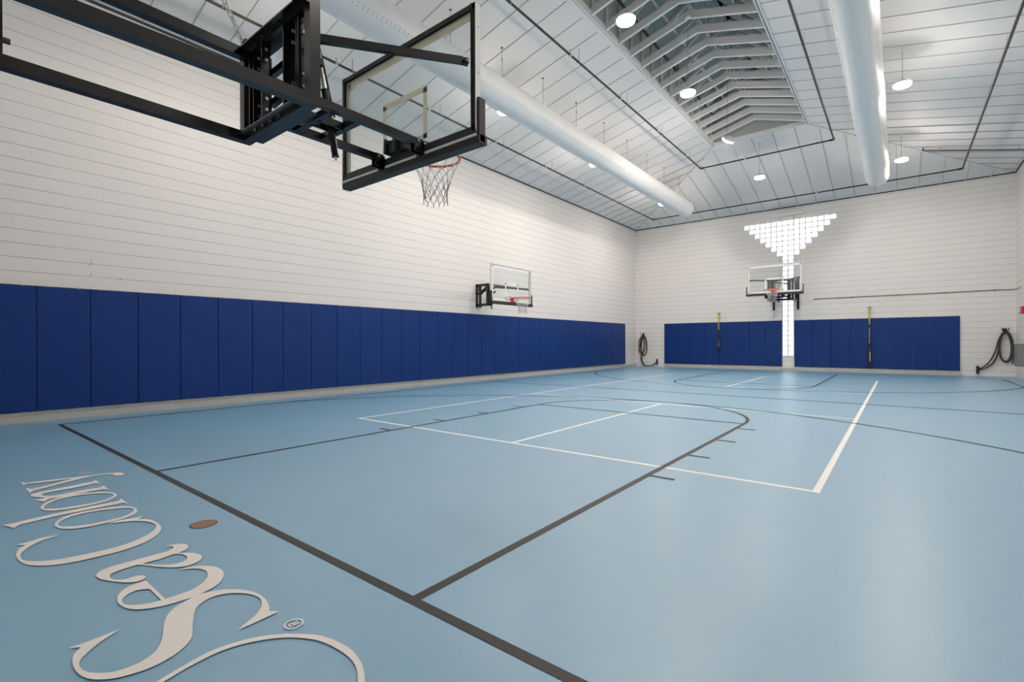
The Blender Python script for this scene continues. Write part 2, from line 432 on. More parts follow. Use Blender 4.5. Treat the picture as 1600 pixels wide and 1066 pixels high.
# sloping ceiling, four slopes around the opening
T = 0.06
def slab(b, pts):
    up_ = [(p[0], p[1], p[2] + T) for p in pts]; n = len(pts)
    b.add(list(pts) + up_, [tuple(range(n)), tuple(range(n, 2 * n))] + [(i, (i + 1) % n, n + (i + 1) % n, n + i) for i in range(n)])
b = MB()
A0, A1, A2, A3 = (0, YN, ZE), (XR, YN, ZE), (XR, YB, ZE), (0, YB, ZE)
B0, B1, B2, B3 = (OX0, OY0, ZO), (OX1, OY0, ZO), (OX1, OY1, ZO), (OX0, OY1, ZO)
for q in ((A0, B0, B3, A3), (A3, B3, B2, A2), (A2, B2, B1, A1), (A1, B1, B0, A0)): slab(b, q)
ceiling = struct(b.build('ceiling', M_CEIL), 'sloping white panelled ceiling around the skylight')
S = MB(); S2 = MB()
SL = (ZO - ZE) / OX0
def seam(B, x0, y0, x1, y1, w_, h_):
    B.bar((x0, y0, zc(x0, y0) - h_ / 2 + 0.002), (x1, y1, zc(x1, y1) - h_ / 2 + 0.002), w_, h_)
y = OY1 + 0.02
ys = []
k = 0
yy = OY1 - 0.001
while yy > YN + 0.5:
    e = min(OX0 - 0.12, yy - YN); f = max(OX1 + 0.03, XR - (yy - YN))
    seam(S, 0.02, yy, e, yy, 0.013, 0.012); seam(S, XR - 0.02, yy, f, yy, 0.013, 0.012)
    yy -= 0.602
yy = OY1 + 0.602
while yy < YB - 0.2:
    e = YB - yy
    seam(S, 0.02, yy, e, yy, 0.016, 0.02); seam(S, XR - 0.02, yy, XR - e, yy, 0.016, 0.02)
    yy += 0.602
xx = CX + 0.38 - 0.61 * 11
while xx < XR - 0.2:
    if xx > 0.2:
        top = YB - min(xx, XR - xx, YB - OY1)
        seam(S2, xx, YB - 0.02, xx, top + 0.03, 0.035, 0.022); seam(S, xx + 0.026, YB - 0.02, xx + 0.026, top + 0.06, 0.012, 0.012)
    xx += 0.61
S.build('ceiling_seam', M_SEAM, ceiling)
S2.build('ceiling_batten', M_SEAMW, ceiling)
H = MB()
for a, c in ((A3, B3), (A2, B2), (A0, B0), (A1, B1)):
    H.bar((a[0], a[1], a[2] - 0.004), (c[0], c[1], c[2] - 0.004), 0.02, 0.012)
H.build('ceiling_hip', M_SEAM, ceiling)
E_ = MB()
E_.box(OX0 - 0.012, OX0 + 0.012, OY0, OY1, ZO - 0.02, ZO + 0.12)
E_.box(OX1 - 0.012, OX1 + 0.012, OY0, OY1, ZO - 0.03, ZO + 0.12)
E_.box(OX1 + 0.05, OX1 + 0.075, OY0, OY1, ZO - 0.045, ZO)
E_.box(OX0, OX1, OY1 - 0.012, OY1 + 0.012, ZO - 0.02, ZO + 0.1)
struct(E_.build('trim_4', M_SEAMW))
# shaft and gabled skylight above the opening
ZS, ZR = 8.75, 9.75
b = MB()
b.box(OX0 - 0.08, OX0 - 0.012, OY0 - 0.08, OY1 + 0.2, ZO - 0.01, ZS + 0.06); b.box(OX1 + 0.012, OX1 + 0.08, OY0 - 0.08, OY1 + 0.2, ZO - 0.01, ZS - 0.30)
b.box(OX0 - 0.05, OX1 + 0.05, OY1 + 0.012, OY1 + 0.08, ZO, ZR + 0.15)
b.box(OX0 - 0.05, OX1 + 0.05, OY0 - 0.08, OY0, ZO, ZR + 0.15)
shaft = struct(b.build('wall_shaft', M_SHAFT), 'grey panelled shaft walls of the skylight')
b = MB()
yy = OY1 - 0.4
while yy > OY0:
    b.box(OX0 - 0.012, OX0 - 0.002, yy - 0.008, yy + 0.008, ZO, ZS); yy -= 0.61
for xx in (5.6, 6.2, 6.8, 7.4): b.box(xx - 0.008, xx + 0.008, OY1 + 0.002, OY1 + 0.013, ZO, ZS)
b.build('panel_seam', M_SEAM, shaft)
# glazing: two slopes of glass on glazing bars
def glaze(x0, z0, x1, z1, n):
    b = MB(); b.add(
        [(x0, OY0 - .02, z0), (x1, OY0 - .02, z1), (x1, OY1 + .02, z1), (x0, OY1 + .02, z0), (x0, OY0 - .02, z0 + .02), (x1, OY0 - .02, z1 + .02), (x1, OY1 + .02, z1 + .02), (x0, OY1 + .02, z0 + .02)],
        [(0, 1, 2, 3), (4, 5, 6, 7), (0, 1, 5, 4), (1, 2, 6, 5), (2, 3, 7, 6), (3, 0, 4, 7)])
    g = MB()
    for i in range(n + 1):
        t = i / n; X_ = x0 + (x1 - x0) * t; Z_ = z0 + (z1 - z0) * t
        g.box(X_ - 0.025, X_ + 0.025, OY0, OY1, Z_ - 0.09, Z_ - 0.005)
    y_ = OY1 - 0.3
    while y_ > OY0:
        g.bar((x0, y_, z0 - 0.04), (x1, y_, z1 - 0.04), 0.05, 0.08); y_ -= 1.22
    return b, g
b, g = glaze(OX1 + 0.02, ZS - 0.35, CX, ZR, 3)
sk = struct(b.build('window_2', M_SKYGLASS), 'tinted glass slope of the roof skylight'); g.build('glazing_bar', M_TRUSS, sk)
b, g = glaze(OX0 - 0.02, ZS, CX, ZR, 3)
sk = struct(b.build('window_3', M_SKYGLASS), 'left glass slope of the roof skylight'); g.build('glazing_bar', M_TRUSS, sk)

# ---------------------------------------------------------------- roof trusses across the opening
NT = 20
for k in range(NT):
    y = 16.63 - 0.607 * k
    if y < OY0 + 0.1: break
    lab = ('grey cambered roof truss nearest the far end of the skylight' if k == 0 else
           'grey cambered roof truss in the skylight, %s from its far end' % ORD[k])
    t = thing('roof_truss', lab, 'roof truss', (CX, y, ZO), 'cambered trusses under the skylight')
    zL, zP = 7.75, 8.08; hw = 0.019
    a = MB()
    for (xa, xb, za, zb_) in ((OX0 - 0.01, CX, zL, zP), (CX, OX1 + 0.01, zP, zL - 0.09)):
        a.add([(xa, y - hw, za + .01), (xb, y - hw, zb_ + .01), (xb, y - hw, zb_ + 0.17), (xa, y - hw, za + 0.17),
               (xa, y + hw, za + .01), (xb, y + hw, zb_ + .01), (xb, y + hw, zb_ + 0.17), (xa, y + hw, za + 0.17)],
              [(0, 1, 2, 3), (7, 6, 5, 4), (0, 4, 5, 1), (2, 6, 7, 3), (0, 3, 7, 4), (1, 5, 6, 2)])
    part(a, 'bottom_chord', M_TRUSS, t)
    a = MB()
    for (xa, xb, za, zb_) in ((OX0 - 0.01, CX, zL, zP), (CX, OX1 + 0.01, zP, zL - 0.09)):
        a.bar((xa, y, za + 0.004), (xb, y, zb_ + 0.004), hw * 2 + 0.012, 0.016)
    part(a, 'chord_edge', M_TRUSSW, t, 'pale lower edge strip')
    a = MB()
    a.bar((OX0, y, ZS - 0.12), (CX, y, ZR - 0.16), 0.036, 0.09); a.bar((CX, y, ZR - 0.16), (OX1, y, ZS - 0.45), 0.036, 0.09)
    part(a, 'top_chord', M_TRUSS, t)
    a = MB()
    for (p, q) in (((OX0 + .03, 7.9), (OX0 + .03, 8.62)), ((OX1 - .03, 7.8), (OX1 - .03, 8.3)), ((CX, 8.2), (CX, 9.5))):
        a.bar((p[0], y, p[1]), (q[0], y, q[1]), 0.03, 0.05, (0, 1, 0))
    part(a, 'web', M_TRUSS, t)

# ================================================================ FLOOR MARKINGS (paint films on the floor)
LW_ = 0.05
ZP = 0.0017
zcount = [0]
def step():
    zcount[0] += 1
    return zcount[0] * 0.00003
def film(b, pts, z):
    n = len(pts)
    b.add([(p[0], p[1], z) for p in pts], [tuple(range(n))])
def line(x0, y0, x1, y1, m, w_=LW_, name='court_line', z=ZP):
    z += step()
    b = MB(); d = Vector((x1 - x0, y1 - y0)); d.normalize(); s_ = Vector((-d.y, d.x)) * w_ / 2
    film(b, [(x0 + s_.x, y0 + s_.y), (x0 - s_.x, y0 - s_.y), (x1 - s_.x, y1 - s_.y), (x1 + s_.x, y1 + s_.y)], z)
    return b.build(name, m, floor)
def arc(cx, cy, r, a0, a1, m, w_=LW_, n=72, z=ZP):
    b = MB(); z += step()
    for i in range(n):
        t0 = math.radians(a0 + (a1 - a0) * i / n); t1 = math.radians(a0 + (a1 - a0) * (i + 1) / n)
        film(b, [(cx + (r - w_ / 2) * math.cos(t0), cy + (r - w_ / 2) * math.sin(t0)), (cx + (r + w_ / 2) * math.cos(t0), cy + (r + w_ / 2) * math.sin(t0)),
                 (cx + (r + w_ / 2) * math.cos(t1), cy + (r + w_ / 2) * math.sin(t1)), (cx + (r - w_ / 2) * math.cos(t1), cy + (r - w_ / 2) * math.sin(t1))], z)
    return b.build('court_arc', m, floor)
PX0, PX1, PY0, PY1, PK = 3.52, 9.50, 4.33, 17.61, 4.48
PM = (PX0 + PX1) / 2
W = M_LINE_W
for a in ((PX0, PY0 + .025, PX1, PY0 + .025), (PX0, PY1, PX1, PY1), (PX0 + .025, PY0, PX0 + .025, PY1), (PX1 - .025, PY0, PX1 - .025, PY1),
          (PX0, PY0 + PK, PX1, PY0 + PK), (PX0, PY1 - PK, PX1, PY1 - PK), (PM, PY0, PM, PY0 + PK), (PM, PY1 - PK, PM, PY1)):
    line(*a, W, z=0.001)
D_ = M_LINE_D
LX = 6.52
for sgn, yb in ((1, 1.42), (-1, 20.52)):
    line(0.65, yb, 12.41, yb, D_)
    for x in (4.765, 8.275):
        line(x, yb, x, yb + sgn * 5.93, D_)
        o = -1 if x < LX else 1
        for k in range(4):
            yt = yb + sgn * (2.59 + 0.965 * k)
            line(x, yt, x + o * 0.235, yt, D_, name='lane_tick')
    line(4.765, yb + sgn * 5.93, 8.275, yb + sgn * 5.93, D_)
    cy = yb + sgn * 5.93
    arc(LX, cy, 1.755, 0, 180 * sgn, D_)
    hy = yb + sgn * 1.60; R_ = 6.08
    th = math.degrees(math.acos(5.86 / R_))
    arc(LX, hy, R_, sgn * th, sgn * (180 - th), D_, n=120)
line(0.66, 1.42, 0.66, 20.52, D_, 0.045); line(12.39, 1.42, 12.39, 20.52, D_, 0.045)
line(0.66, 10.97, 12.39, 10.97, D_, 0.045)

